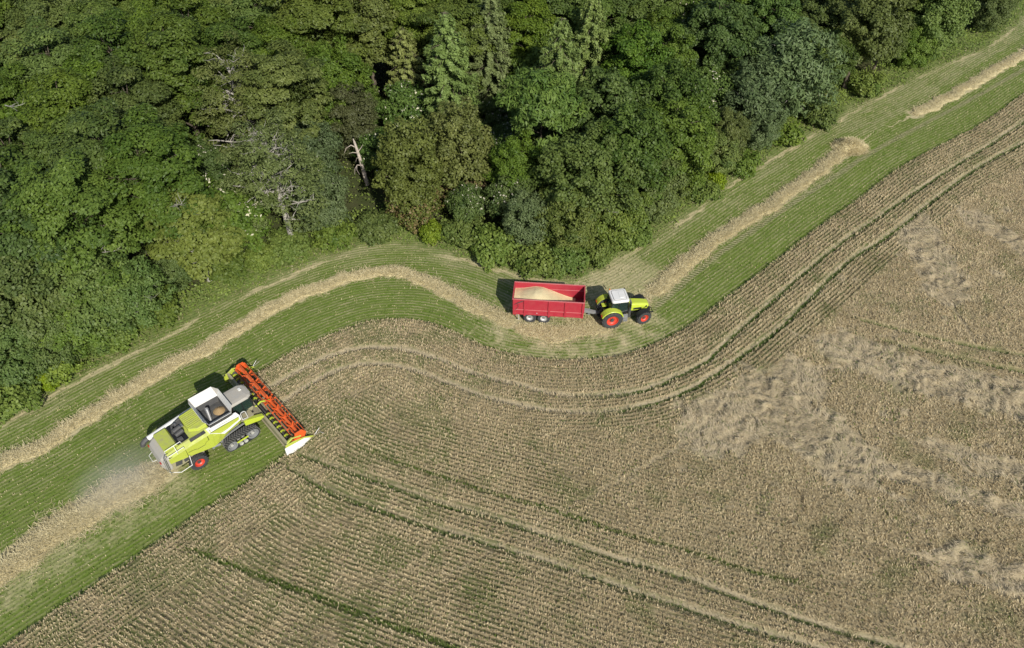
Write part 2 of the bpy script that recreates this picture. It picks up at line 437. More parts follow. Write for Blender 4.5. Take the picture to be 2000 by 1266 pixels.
def mat_understory():
    t = NT('crop_floor'); p = t.geo()
    rowd = t.attr('rowd'); soil = t.attr('soil'); green = t.attr('green'); lod = t.attr('lodged'); rows = t.attr('rows')
    ph = t.math('SINE', t.math('MULTIPLY', t.math('ADD', rowd, t.math('MULTIPLY', t.math('SUBTRACT', t.noise(2.0, 3, 0.6, p), 0.5), 0.14)), 2 * math.pi / ROW))
    nf = t.noise(8.0, 5, 0.7, p); nm = t.noise(1.6, 4, 0.6, p)
    tan = t.mix(t.mr(nf, 0.3, 0.7), (0.22, 0.178, 0.104), (0.45, 0.368, 0.226))
    gap = t.mix(t.mr(nm, 0.4, 0.6), (0.125, 0.112, 0.060), (0.090, 0.108, 0.040))
    c = t.mix(t.math('MULTIPLY', t.mr(ph, 0.5, -0.7), t.mr(t.math('ADD', rows, t.math('MULTIPLY', t.math('SUBTRACT', t.noise(0.22, 3, 0.6, p), 0.5), 1.0)), 0.2, 0.9, 0.05, 0.95)), tan, gap)
    c = t.mix(t.math('MULTIPLY', green, t.mr(nf, 0.25, 0.55)), c, (0.055, 0.105, 0.014))
    c = t.mix(t.math('MULTIPLY', soil, t.mr(nf, 0.15, 0.4, 0.6, 1.0)), c, t.mix(t.mr(nf, 0.3, 0.7), (0.27, 0.225, 0.145), (0.46, 0.395, 0.265)))
    c = t.mix(t.math('MULTIPLY', lod, 0.8), c, t.mix(t.mr(nf, 0.3, 0.7), (0.26, 0.215, 0.135), (0.48, 0.400, 0.260)))
    t.bump(nf, 0.7, 0.08)
    return t.done(c, 0.95, 0.1)

def mat_blade(name, a, b, transl=0.25, rough=0.7):
    t = NT(name)
    tint = t.attr('tint')
    c = t.mix(tint, a, b)
    t.done(c, rough, 0.2)
    tr = t.n('ShaderNodeBsdfTranslucent', Color=c)
    mx = t.n('ShaderNodeMixShader'); t.set(mx, 'i0', transl); t.set(mx, 'i1', t.p.outputs[0]); t.set(mx, 'i2', tr.outputs[0])
    t.t.links.new(mx.outputs[0], t.out.inputs['Surface'])
    return t.m

M_STRAW = mat_blade('ripe_straw', (0.42, 0.342, 0.202), (0.87, 0.745, 0.495), 0.35)
M_PALE = mat_blade('dry_pale_straw', (0.45, 0.385, 0.205), (0.78, 0.685, 0.43))
M_LODGED = mat_blade('flattened_straw', (0.39, 0.322, 0.205), (0.78, 0.670, 0.470))
M_GRASS = mat_blade('green_grass', (0.060, 0.105, 0.016), (0.170, 0.225, 0.050))

# ---- big ground sheet out to the horizon
def coarse_ground():
    xs = np.unique(np.concatenate([np.linspace(-900, -160, 12), np.linspace(-160, 160, 81), np.linspace(160, 900, 12)]))
    X, Y = np.meshgrid(xs, xs, indexing='ij')
    V = np.stack([X.ravel(), Y.ravel(), np.full(X.size, -0.10)], 1)
    n = len(xs); I = np.arange(n * n).reshape(n, n)
    Q = np.stack([I[:-1, :-1], I[1:, :-1], I[1:, 1:], I[:-1, 1:]], -1).reshape(-1, 4)
    tag(link('ground', raw_mesh('ground', V, Q), None, (mat_ground(),)), kind='structure')
coarse_ground()

STEP = 0.16
gx = np.arange(-78, 112, STEP); gy = np.arange(-42, 84, STEP)
GX, GY = np.meshgrid(gx, gy, indexing='ij')
keep = near_view(GX, GY, 9)
P_all = np.stack([GX[keep], GY[keep]], 1)
gG = cdist(P_all, 'G')[0]
m2 = gG < 4.0
P_all = P_all[m2]
idx = -np.ones(GX.shape, np.int64)
kk = np.flatnonzero(keep.ravel())[m2]
idx.ravel()[kk] = np.arange(len(kk))
FI = field_info(P_all)
CROP = in_poly(P_all, CROP_POLY)
cells = np.stack([idx[:-1, :-1], idx[1:, :-1], idx[1:, 1:], idx[:-1, 1:]], -1).reshape(-1, 4)
cells = cells[(cells >= 0).all(1)]

def swath_height(P):
    """straw rows lying on the stubble: height and straw cover"""
    h = np.zeros(len(P)); cov = np.zeros(len(P))
    for k, w, hh in (('W1', 0.95, .20), ('W2', 1.0, .24), ('W3', 1.0, .24), ('W4', 1.6, .26)):
        d, s, _ = cdist(P, k)
        e = 0.35 * noise(P[:, 0], P[:, 1], 0.9, 31) + 0.3 * noise(P[:, 0], P[:, 1], 3.0, 33)
        m = 1 - sstep(w * .55, w * 1.15, np.abs(d + e))
        if k == 'W1': m = m * (1 - 0.55 * sstep(63, 72, s))
        if k == 'W2': m = m * (0.45 + 0.55 * sstep(9, 17, s))
        h = np.maximum(h, m * hh); cov = np.maximum(cov, m)
    return h, cov

# ---- stubble field: everything on the field side of the wood edge, at ground level (runs under the crop's edge)
def stubble():
    P = P_all; x, y = P[:, 0], P[:, 1]
    use = (~CROP)
    near = np.zeros(len(P), bool)
    cm = use[cells].any(1)
    C = cells[cm]
    used = np.unique(C); re = -np.ones(len(P), np.int64); re[used] = np.arange(len(used)); C = re[C]
    P = P[used]; x, y = P[:, 0], P[:, 1]
    g = FI['g'][used]; d1 = FI['d1'][used]
    h, cov = swath_height(P)
    z = 0.03 * fbm(x, y, 0.5, 3, 2) + 0.06 * fbm(x, y, 4, 2, 4)
    verge = sstep(-0.5, 0.5, g + 0.5 * noise(x, y, 1.2, 9))
    tanline = (1 - sstep(0.05, 0.5, np.abs(g + 0.6 + 0.35 * noise(x, y, 1.5, 12)))) * (0.25 + 0.6 * sstep(-0.35, 0.25, noise(x, y, 6, 14) + 0.05))
    straw = np.maximum(0.9 * tanline, 0)
    # chaff sprayed out of the combine on its right-hand side, straw scattered round the tractor
    dW4, s4, _ = cdist(P, 'W4')
    chaff = (1 - sstep(1.0, 4.2, np.abs(dW4 - 1.6))) * (0.42 + 0.4 * fbm(x, y, 2.5, 3, 40))
    straw = np.maximum(straw, chaff * (x < -22))
    straw = np.maximum(straw, 0.75 * (1 - sstep(2, 8.5, np.hypot((x - 6) / 1.9, y + 0.3))) * (0.7 + fbm(x, y, 1.6, 3, 41)))
    straw = np.maximum(straw, 0.62 * (1 - sstep(2, 6, np.hypot((x - 11) / 1.3, y - 6))))
    straw = np.maximum(straw, cov)
    dW2 = cdist(P, 'W2')[0]; dW1 = cdist(P, 'W1')[0]
    # green is lush below the swath, poorer and paler above it
    above = np.where(x > 4, dW2, dW1)
    green = 0.84 - 0.42 * sstep(0.5, 5, above) + 0.20 * fbm(x, y, 4, 3, 50) + 0.22 * (x < -20) * (d1 < 0) - 0.25 * (1 - sstep(4, 12, np.hypot(x - 7, y + 4)))
    band = 0.0
    green = np.clip(green + band, 0, 1)
    z = z - 0.0
    V = np.stack([x, y, z], 1)
    me = raw_mesh('stubble_field', V, C, {'rowd': ('POINT', d1), 'run': ('POINT', cdist(P, 'E1')[1]), 'straw': ('POINT', straw), 'green': ('POINT', green), 'verge': ('POINT', verge), 'tread': ('POINT', 1 - sstep(.22, .40, np.abs(cdist(P, 'TR')[0])))}, smooth=True)
    tag(link('stubble_field', me, None, (mat_stubble(),)), kind='structure')
    return
stubble()

def blades(P, z0, length, width, tilt, azim, tint, curve=0.0):
    """one quad per blade, tapering, from P upward leaning by tilt towards azim"""
    n = len(P)
    d = np.stack([np.sin(tilt) * np.cos(azim), np.sin(tilt) * np.sin(azim), np.cos(tilt)], 1)
    a2 = azim + np.pi / 2 + rng.uniform(-1.2, 1.2, n)
    w = np.stack([np.cos(a2), np.sin(a2), np.zeros(n)], 1) * (width / 2)[:, None]
    b = np.concatenate([P, z0[:, None]], 1); tp = b + d * length[:, None]
    V = np.stack([b - w * .8, b + w * .8, tp + w, tp - w], 1).reshape(-1, 3)
    return V, np.arange(4 * n).reshape(-1, 4), tint

def scatter(n, x0, x1, y0, y1, m=6.0):
    P = np.stack([rng.uniform(x0, x1, n), rng.uniform(y0, y1, n)], 1)
    return P[near_view(P[:, 0], P[:, 1], m)]

# ---- standing crop
def crop():
    P = P_all
    inside = CROP[cells].all(1); C = cells[inside]
    used = np.unique(C); re = -np.ones(len(P), np.int64); re[used] = np.arange(len(used)); C = re[C]
    P = P[used]; x, y = P[:, 0], P[:, 1]
    cnt = np.zeros(len(P)); np.add.at(cnt, C.ravel(), 1)
    edge = cnt < 4
    tram = np.maximum(FI['tram'][used], FI['straight'][used]); lod = FI['lodged'][used]; gl = FI['greenline'][used]
    h = 0.36 + 0.10 * fbm(x, y, 1.0, 3, 60) + 0.06 * np.sin(FI['rowd'][used] * 2 * np.pi / ROW) * (1 - lod)
    lump = np.abs(fbm(x + 0.8 * noise(x, y, 2, 71), y + 0.8 * noise(x, y, 2, 72), 1.6, 3, 61))
    h = h * (1 - 0.45 * lod) + lod * 0.90 * (lump - 0.14) + (1 - lod) * sstep(5, 30, x) * 0.22 * (lump - 0.15)
    h = h * (1 - 0.85 * tram) * (1 - 0.55 * gl)
    h[edge] = 0.02
    # soil shows in the wheel tracks except where weeds have filled them
    weedy = sstep(-0.15, 0.25, fbm(x, y, 5.0, 2, 66) + 0.35 * sstep(10, 24, x) * (y > -16) - 0.45 * ((x < 4) & (y > -11)))
    soil = FI['soil'][used] * (1 - 0.6 * weedy * (rng.random(len(P)) < .5))
    green = np.maximum(np.maximum(np.maximum(FI['weedy'][used], .6 * tram * weedy), gl), 0.5 * sstep(0.05, 0.45, fbm(x, y, 3.5, 3, 67) + 0.25 * (x < -5)))
    rw = np.where(FI['head'][used], 0.6 + 0.35 * sstep(4, 16, x), 0.50 + 0.22 * sstep(-4, -14, x) * 1.0 + 0.35 * (1 - sstep(0, 16, np.abs(x + 2))) * (y < -12) - 0.35 * sstep(14, 30, x))
    h = h * np.where(lod > .5, .8, .62); h[edge] = 0.01
    me_v = np.stack([x, y, h + 0.012], 1)
    mats = np.zeros(len(C), np.int32)
    # straws
    B = []
    A = scatter(2100000, -76, 110, -40, 70)
    f = in_poly(A, CROP_POLY); A = A[f]
    F = field_info(A)
    ax, ay = A[:, 0], A[:, 1]
    tr = np.maximum(F['tram'], F['straight']); lo = F['lodged']
    dist = np.hypot(ax, ay + 51)
    keepp = rng.random(len(A)) > tr * 0.94
    keepp &= rng.random(len(A)) < np.clip(1.3 - dist / 170, 0.3, 1)
    rwb = np.where(F['head'], 0.72 + 0.25 * sstep(4, 16, ax), 0.66 + 0.18 * sstep(-4, -14, ax) + 0.15 * (1 - sstep(0, 16, np.abs(ax + 2))) * (ay < -12) - 0.30 * sstep(14, 30, ax)) + 0.30 * fbm(ax, ay, 5, 2, 93)
    snap = (rng.random(len(A)) < np.clip(rwb, 0.1, .97)) & (lo < 0.5)
    off = (F['rowd'] - np.round(F['rowd'] / ROW - 0.25) * ROW - ROW * 0.25)
    A = A - F['rowg'] * (off * snap * rng.uniform(0.72, 1.0, len(A)))[:, None]
    keepp &= in_poly(A, CROP_POLY)
    gd = np.maximum(F['greenline'], 0)
    isg = rng.random(len(A)) < np.clip(0.04 + 0.16 * sstep(0.0, 0.5, fbm(ax, ay, 3.0, 3, 67) + 0.25 * (ax < -5)) + 0.10 * sstep(.1, .4, fbm(F['rowd'] * 1.6, F['run'] * 0.05, 1.0, 2, 99)) + 0.7 * gd, 0, 0.85)
    streak = fbm(F['rowd'] * 1.0, F['run'] * 0.055, 1.0, 3, 95); streak2 = noise(F['rowd'] * 2.8, F['run'] * 0.25, 1.0, 96)
    A = A[keepp]; streak = streak[keepp]; streak2 = streak2[keepp]; lo = lo[keepp]; isg = isg[keepp]; n = len(A); ax, ay = A[:, 0], A[:, 1]
    swirl = 3.0 * noise(ax, ay, 5.0, 80) + 1.6 * noise(ax, ay, 1.4, 81)
    lo = lo + 0.85 * lo * noise(ax, ay, 0.9, 97) + 0.5 * lo * noise(ax, ay, 0.35, 98); up = lo < 0.45
    lean = sstep(0.0, 0.6, lo)
    tilt = np.where(up, np.abs(rng.normal(0.42, 0.26, n)), rng.uniform(1.0, 1.5, n))
    az = np.where(rng.random(n) < 0.45 + 0.5 * lean, swirl + rng.normal(0, 0.5, n) + 2.4, rng.uniform(0, 6.28, n))
    hh = 0.36 + 0.10 * fbm(ax, ay, 1.0, 3, 60)
    lumpb = np.abs(fbm(ax + 0.8 * noise(ax, ay, 2, 71), ay + 0.8 * noise(ax, ay, 2, 72), 1.6, 3, 61))
    hl = (hh * 0.55 + 0.90 * (lumpb - 0.14)) * .8 + 0.02
    z0 = np.where(up, hh * 0.45 + 0.25 * (hh - .36) + sstep(5, 30, ax) * 0.22 * (lumpb - 0.15), hl + rng.uniform(-.02, .06, n))
    L = np.where(up, rng.uniform(0.18, 0.32, n), rng.uniform(0.14, 0.30, n))
    W = np.where(up, rng.uniform(0.025, 0.065, n), rng.uniform(0.02, 0.04, n))
    ti = np.clip(0.46 + 0.16 * rng.normal(0, 1, n) + 0.20 * fbm(ax, ay, 2.5, 3, 90) + 0.30 * streak + .14 * streak2, 0, 1)
    v, q, _ = blades(A, z0, L, W, tilt, az, ti)
    mi = np.where(isg, 2, np.where(lo > 0.45, 3, 1))
    # weeds in the tracks and green lines
    A2 = scatter(260000, -40, 110, -40, 60)
    A2 = A2[in_poly(A2, CROP_POLY)]
    F2 = field_info(A2)
    tr2 = np.maximum(F2['tram'], F2['straight']); x2, y2 = A2[:, 0], A2[:, 1]
    wd = sstep(-0.15, 0.25, fbm(x2, y2, 5.0, 2, 66) + 0.35 * sstep(10, 24, x2) * (y2 > -16) - 0.45 * ((x2 < 4) & (y2 > -11)))
    k2 = rng.random(len(A2)) < np.maximum(np.maximum(tr2 * (0.03 + 0.22 * wd), F2['weedy'] * (.5 + .4 * (x2 < -2))), F2['greenline'] * .7) * (.35 + 1.0 * sstep(-.3, .3, noise(x2, y2, 1.1, 91)))
    A2 = A2[k2]; n2 = len(A2)
    v2, q2, t2 = blades(A2, np.full(n2, 0.03), rng.uniform(0.08, 0.24, n2), rng.uniform(0.02, 0.06, n2), np.abs(rng.normal(0.4, 0.3, n2)), rng.uniform(0, 6.28, n2), rng.random(n2))
    V = np.concatenate([me_v, v, v2]); Q = np.concatenate([C, q + len(me_v), q2 + len(me_v) + len(v)])
    mi_all = np.concatenate([mats, mi, np.full(n2, 2)])
    tint = np.concatenate([np.zeros(len(C)), ti, t2])
    z = np.zeros(len(v) + len(v2))
    pt = lambda a: ('POINT', np.concatenate([a, z]))
    me = raw_mesh('standing_wheat', V, Q, {'tint': ('FACE', tint), 'rowd': pt(FI['rowd'][used]), 'soil': pt(soil), 'green': pt(green), 'lodged': pt(lod), 'rows': pt(rw)}, mi_all)
    o = link('standing_wheat', me, None, (mat_understory(), M_STRAW, M_GRASS, M_LODGED))
    tag(o, 'ripe standing wheat with wheel tracks and flattened patches', 'wheat', kind='stuff')
    print('crop blades', n, n2)
crop()

# ---- cut stubs and grass tufts on the stubble
def stubs():
    A = scatter(430000, -76, 110, -40, 84, 4)
    A = A[~in_poly(A, CROP_POLY)]
    F = field_info(A); A = A[F['g'] < 0.4]; F = {k: v[F['g'] < 0.4] for k, v in F.items()}
    d1, s1, g1 = cdist(A, 'E1')
    cov = swath_height(A)[1]
    n = len(A)
    isg = rng.random(n) < 0.64
    off = d1 - np.round(d1 / ROW - 0.25) * ROW - ROW * 0.25
    A = A - g1 * (np.where(isg, 0, off) * rng.uniform(.6, 1, n))[:, None]
    k = (rng.random(n) > cov * 0.9) & ~in_poly(A, CROP_POLY); A = A[k]; isg = isg[k]; n = len(A)
    L = np.where(isg, rng.uniform(0.06, 0.15, n), rng.uniform(0.08, 0.17, n))
    v, q, ti = blades(A, np.full(n, -0.02), L, rng.uniform(0.025, 0.07, n), np.abs(rng.normal(0.5, 0.35, n)), rng.uniform(0, 6.28, n), rng.random(n) * np.where(isg, 1, .6))
    me = raw_mesh('stubble', v, q, {'tint': ('FACE', ti)}, np.where(isg, 1, 0))
    tag(link('stubble', me, None, (M_PALE, M_GRASS)), 'cut straw stubs in rows with green grass growing between', 'stubble', kind='stuff')
stubs()

# ---- windrows of straw
def windrow(name, key, w, hh, n, label, s0=-1, s1=1e9, thin=None):
    C = CV[key]
    seg = np.concatenate([[0], np.cumsum(np.linalg.norm(np.diff(C, axis=0), axis=1))])
    L = min(seg[-1], s1)
    s = np.arange(max(s0, 0), L, 0.14); cx = np.interp(s, seg, C[:, 0]); cy = np.interp(s, seg, C[:, 1])
    tx = np.gradient(cx); ty = np.gradient(cy); l = np.hypot(tx, ty); nx, ny = -ty / l, tx / l
    u = np.linspace(-1, 1, 19)
    wj = w * (1 + 0.30 * noise(s, s * 0 + 3.3, 2.2, 5) + 0.35 * noise(s, s * 0 + 8.3, 0.7, 6))
    taper = np.minimum(1, np.minimum((s - s[0]) / 0.8, (s[-1] - s) / 0.8 + 0.02)) ** .5
    tk = np.ones(len(s)) if thin is None else 1 - 0.75 * sstep(thin[0], thin[1], s)
    wj = wj * (0.3 + 0.7 * taper)
    mx = 0.45 * noise(s, s * 0 + 1.1, 2.5, 7)
    X = cx[:, None] + nx[:, None] * (u[None] * wj[:, None] + mx[:, None]); Y = cy[:, None] + ny[:, None] * (u[None] * wj[:, None] + mx[:, None])
    prof = np.clip(1 - np.abs(u) ** 2.4, 0, 1)[None] * (hh * taper * tk)[:, None]
    Z = prof * (1 + 0.55 * fbm(X, Y, 0.5, 3, 15)) + 0.02 * (prof > 0) - 0.03 * (np.abs(u)[None] > .99) + 0.01
    I = np.arange(X.size).reshape(X.shape)
    Q = np.stack([I[:-1, :-1], I[1:, :-1], I[1:, 1:], I[:-1, 1:]], -1).reshape(-1, 4)
    V = np.stack([X.ravel(), Y.ravel(), Z.ravel()], 1)
    ss = rng.uniform(s[0], s[-1], n); uu = np.clip(rng.normal(0, 0.62, n), -2.2, 2.2)
    kk = rng.random(n) < np.interp(ss, s, 0.35 + 0.65 * tk); ss = ss[kk]; uu = uu[kk]; n = len(ss)
    wi = np.interp(ss, s, wj); m = np.interp(ss, s, mx)
    px = np.interp(ss, s, cx) + np.interp(ss, s, nx) * (uu * wi + m); py = np.interp(ss, s, cy) + np.interp(ss, s, ny) * (uu * wi + m)
    z0 = np.clip(1 - np.abs(uu) ** 2.4, 0, 1) * hh * np.interp(ss, s, taper * tk) * rng.uniform(0.9, 1.35, n) + rng.uniform(0.01, .06, n)
    v, q, ti = blades(np.stack([px, py], 1), z0, rng.uniform(0.18, 0.5, n), rng.uniform(0.02, 0.055, n), rng.uniform(1.15, 1.75, n), rng.uniform(0, 6.28, n), rng.random(n))
    mi = np.concatenate([np.zeros(len(Q), int), np.ones(n, int)])
    me = raw_mesh(name, np.concatenate([V, v]), np.concatenate([Q, q + len(V)]), {'tint': ('FACE', np.concatenate([np.zeros(len(Q)), ti]))}, mi)
    o = link(name, me, None, (M_SWATH, M_PALE))
    tag(o, label, 'straw row', 'rows of straw left on the stubble')
def mat_swath():
    t = NT('matted_straw'); p = t.geo(); nf = t.noise(7, 5, 0.7, p)
    t.bump(nf, 1.0, 0.12)
    return t.done(t.mix(t.mr(nf, 0.3, 0.7), (0.37, 0.31, 0.160), (0.70, 0.61, 0.36)), 0.95, 0.1)
M_SWATH = mat_swath()
windrow('straw_row', 'W1', 0.72, 0.11, 24000, 'long curved row of dry straw running between the wood and the harvester', thin=(56, 66))
windrow('straw_row', 'W2', 0.75, 0.17, 22000, 'straight straw row from the tractor up to the straw heap', s0=15)
windrow('straw_row', 'W3', 0.85, 0.17, 9000, 'short straw row beyond the gap past the straw heap')
windrow('straw_row', 'W4', 1.15, 0.20, 24000, 'broad fresh straw row dropped behind the harvester')
windrow('straw_row', 'W2', 0.9, 0.04, 8000, 'thin flattened straw lying under the trailer and tractor', s0=0, s1=14.5)

def heap():
    c = np.array((41.2, 30.4)); a = np.linspace(0, 2 * np.pi, 41)[:-1]; r = np.linspace(0, 1, 12)
    A, Rr = np.meshgrid(a, r, indexing='ij')
    rad = 1.9 * (1 + 0.22 * np.sin(2 * A + 1) + 0.12 * np.sin(5 * A))
    X = c[0] + Rr * rad * np.cos(A); Y = c[1] + Rr * rad * np.sin(A) * 0.85
    Z = 0.95 * (1 - Rr ** 1.7) * (1 + 0.35 * fbm(X, Y, 0.8, 3, 44)) + 0.0
    I = np.arange(X.size).reshape(X.shape); J = np.roll(I, -1, 0)
    Q = np.stack([I[:, :-1], I[:, 1:], J[:, 1:], J[:, :-1]], -1).reshape(-1, 4)
    n = 3500; rr = np.sqrt(rng.random(n)) * 1.15; aa = rng.uniform(0, 6.28, n)
    P = np.stack([c[0] + rr * 1.9 * np.cos(aa), c[1] + rr * 1.65 * np.sin(aa)], 1)
    z0 = 0.95 * np.clip(1 - rr ** 1.7, 0, 1) * rng.uniform(.85, 1.2, n) + 0.03
    v, q, ti = blades(P, z0, rng.uniform(0.2, 0.55, n), rng.uniform(0.02, 0.05, n), rng.uniform(0.9, 1.8, n), rng.uniform(0, 6.28, n), rng.random(n))
    V = np.stack([X.ravel(), Y.ravel(), Z.ravel()], 1)
    me = raw_mesh('straw_heap', np.concatenate([V, v]), np.concatenate([Q, q + len(V)]), {'tint': ('FACE', np.concatenate([np.zeros(len(Q)), ti]))}, np.concatenate([np.zeros(len(Q), int), np.ones(n, int)]))
    tag(link('straw_heap', me, None, (M_SWATH, M_PALE)), 'rounded heap of straw at the end of the long straw row', 'straw heap')
heap()

# ------------------------------------------------------------------ vehicles
M_LIME = paint('lime_green_paint', (0.46, 0.54, 0.06), 0.42, 0.80, (0.33, 0.30, 0.17))
M_LIMECLEAN = paint('lime_green_paint_clean', (0.48, 0.58, 0.045), 0.32, 0.25, (0.36, 0.32, 0.20))
M_WHITE = paint('white_paint', (0.76, 0.76, 0.74), 0.35, 0.22, (0.45, 0.38, 0.27))
M_TANKSHEET = paint('pale_tank_sheet', (0.66, 0.66, 0.63), 0.45, 0.35, (0.50, 0.41, 0.27))
M_DUSTY = paint('dusty_grey_plastic', (0.40, 0.385, 0.35), 0.6, 0.6, (0.42, 0.37, 0.28))
M_ORANGE = paint('orange_red_reel_paint', (0.72, 0.105, 0.018), 0.45, 0.35, (0.45, 0.28, 0.14))
M_RED = paint('crimson_trailer_paint', (0.42, 0.022, 0.046), 0.48, 0.32, (0.50, 0.30, 0.22), var=0.25)
M_REDEDGE = paint('worn_red_edge', (0.52, 0.12, 0.13), 0.5, 0.3, (0.55, 0.42, 0.36))
M_RIMRED = paint('red_wheel_rim', (0.66, 0.055, 0.028), 0.4, 0.12)
M_RIMGREY = paint('silver_wheel_rim', (0.55, 0.54, 0.51), 0.4, 0.2, metal=0.2)
M_RUBBER = plain('tyre_rubber', (0.045, 0.046, 0.048), 0.75, spec=0.25, var=0.5)
M_RUBBERDUST = paint('dusty_rubber', (0.050, 0.052, 0.056), 0.75, 0.30, (0.16, 0.145, 0.12), spec=0.2)
M_LUG = plain('worn_rubber_lugs', (0.135, 0.132, 0.125), 0.8, spec=0.2, var=0.3)
M_BLACK = plain('black_plastic', (0.018, 0.019, 0.021), 0.5)
M_DARK = paint('dark_grey_steel', (0.060, 0.062, 0.066), 0.5, 0.30, (0.25, 0.22, 0.16))
M_STEEL = paint('bare_steel', (0.42, 0.42, 0.42), 0.35, 0.15, metal=0.7)
M_GREY = paint('grey_chassis_paint', (0.22, 0.23, 0.24), 0.5, 0.3)
M_SEAT = plain('dark_seat_fabric', (0.035, 0.06, 0.055), 0.8)
M_LAMP = plain('amber_lens', (0.75, 0.18, 0.01), 0.2, var=0.1)
M_TAIL = plain('red_lens', (0.55, 0.012, 0.01), 0.3, var=0.1)
M_CRUMB = paint('dust_covered_sheet', (0.30, 0.28, 0.17), 0.7, 0.8, (0.40, 0.34, 0.23))
def mat_glass():
    t = NT('tinted_cab_glass')
    t.done((0.045, 0.085, 0.075), 0.06, 0.6)
    t.set(t.p, 'Transmission Weight', 0.0)
    tr = t.n('ShaderNodeBsdfTransparent', Color=(0.42, 0.55, 0.50, 1))
    mx = t.n('ShaderNodeMixShader'); t.set(mx, 'i0', 0.34); t.set(mx, 'i1', tr.outputs[0]); t.set(mx, 'i2', t.p.outputs[0])
    t.t.links.new(mx.outputs[0], t.out.inputs['Surface'])
    return t.m
M_GLASS = mat_glass()
def mat_grain(name, a, b, s=60):
    t = NT(name); o = t.obj(); n = t.noise(s, 4, 0.7, o); n2 = t.noise(1.6, 4, 0.6, o)
    t.bump(n, 0.5, 0.03)
    return t.done(t.mix(t.mr(n2, 0.3, 0.7, 0, .5), t.mix(t.mr(n, .3, .7), a, b), tuple(x * .8 for x in a)), 0.9, 0.15)
M_GRAIN = mat_grain('wheat_grain', (0.60, 0.49, 0.27), (0.84, 0.72, 0.45))
M_GRAIN2 = mat_grain('dusty_wheat_grain', (0.30, 0.205, 0.10), (0.46, 0.33, 0.18))

def wheel(parent, x, y, r, w, rim_r, rim_mat, side, lugs=18, steer=0.0, name='wheel', lug_h=0.05, rib=False):
    """wheel part (hub) with tyre and rim sub-parts; side = -1 for the right-hand side (outer face towards -y)"""
    hub = MB(); hub.disc((0, 0, 0), rim_r * 0.30, side * w * 0.10, side * w * 0.34, 16)
    for k in range(8):
        a = 2 * math.pi * k / 8
        hub.box((rim_r * 0.46 * math.cos(a), side * w * 0.16, rim_r * 0.46 * math.sin(a)), (.05, .05, .05))
    h = hub.build(name, M_DARK if rim_mat is M_RIMRED else M_GREY, parent)
    h.location = (x, y, r); h.rotation_euler = (0, 0, steer)
    t = MB(); b = w / 2; e = r - lug_h
    t.lathe([(rim_r, -b * .78), (rim_r + .05, -b * .92), (rim_r * .45 + e * .55, -b), (e * .93, -b * .97), (e * .985, -b * .80), (e, -b * .4), (e, b * .4), (e * .985, b * .80), (e * .93, b * .97), (rim_r * .45 + e * .55, b), (rim_r + .05, b * .92), (rim_r, b * .78)], n=48)
    for k in range(lugs):
        for s in (-1, 1):
            a = 2 * math.pi * (k + (0.5 if s > 0 else 0)) / lugs
            ca, sa = math.cos(a), math.sin(a)
            M = Matrix(((ca, 0, -sa), (0, 1, 0), (sa, 0, ca)))           # local x = radial, z = tangent
            rot = Matrix.Rotation(s * R(38), 3, 'X')
            pts = []
            for dx in (-.02, lug_h):
                ring = []
                for dy, dz in ((-b * .62, -.035), (b * .62, -.035), (b * .62, .035), (-b * .62, .035)):
                    v = rot @ Vector((0, dy, dz * (1.1 if dx < 0 else .8)))
                    ring.append(tuple(M @ Vector((e + dx - (abs(v.y + s * b * .5) / b) ** 2 * .02, v.y + s * b * .47, v.z))))
                pts.append(ring)
            t.loft(pts)
    t.build('tyre', M_RUBBERDUST, h)
    rm = MB(); q = side
    prof = [(rim_r + .012, q * b * .86), (rim_r * .97, q * b * .84), (rim_r * .90, q * b * .45), (rim_r * .70, q * b * .22), (rim_r * .34, q * b * .22), (0.001, q * b * .24), (0.001, q * b * .05), (rim_r * .9, q * b * .05), (rim_r * .93, -q * b * .8), (rim_r + .012, -q * b * .8)]
    rm.lathe(prof, n=36)
    rm.build('rim', rim_mat, h, smooth=False)
    return h

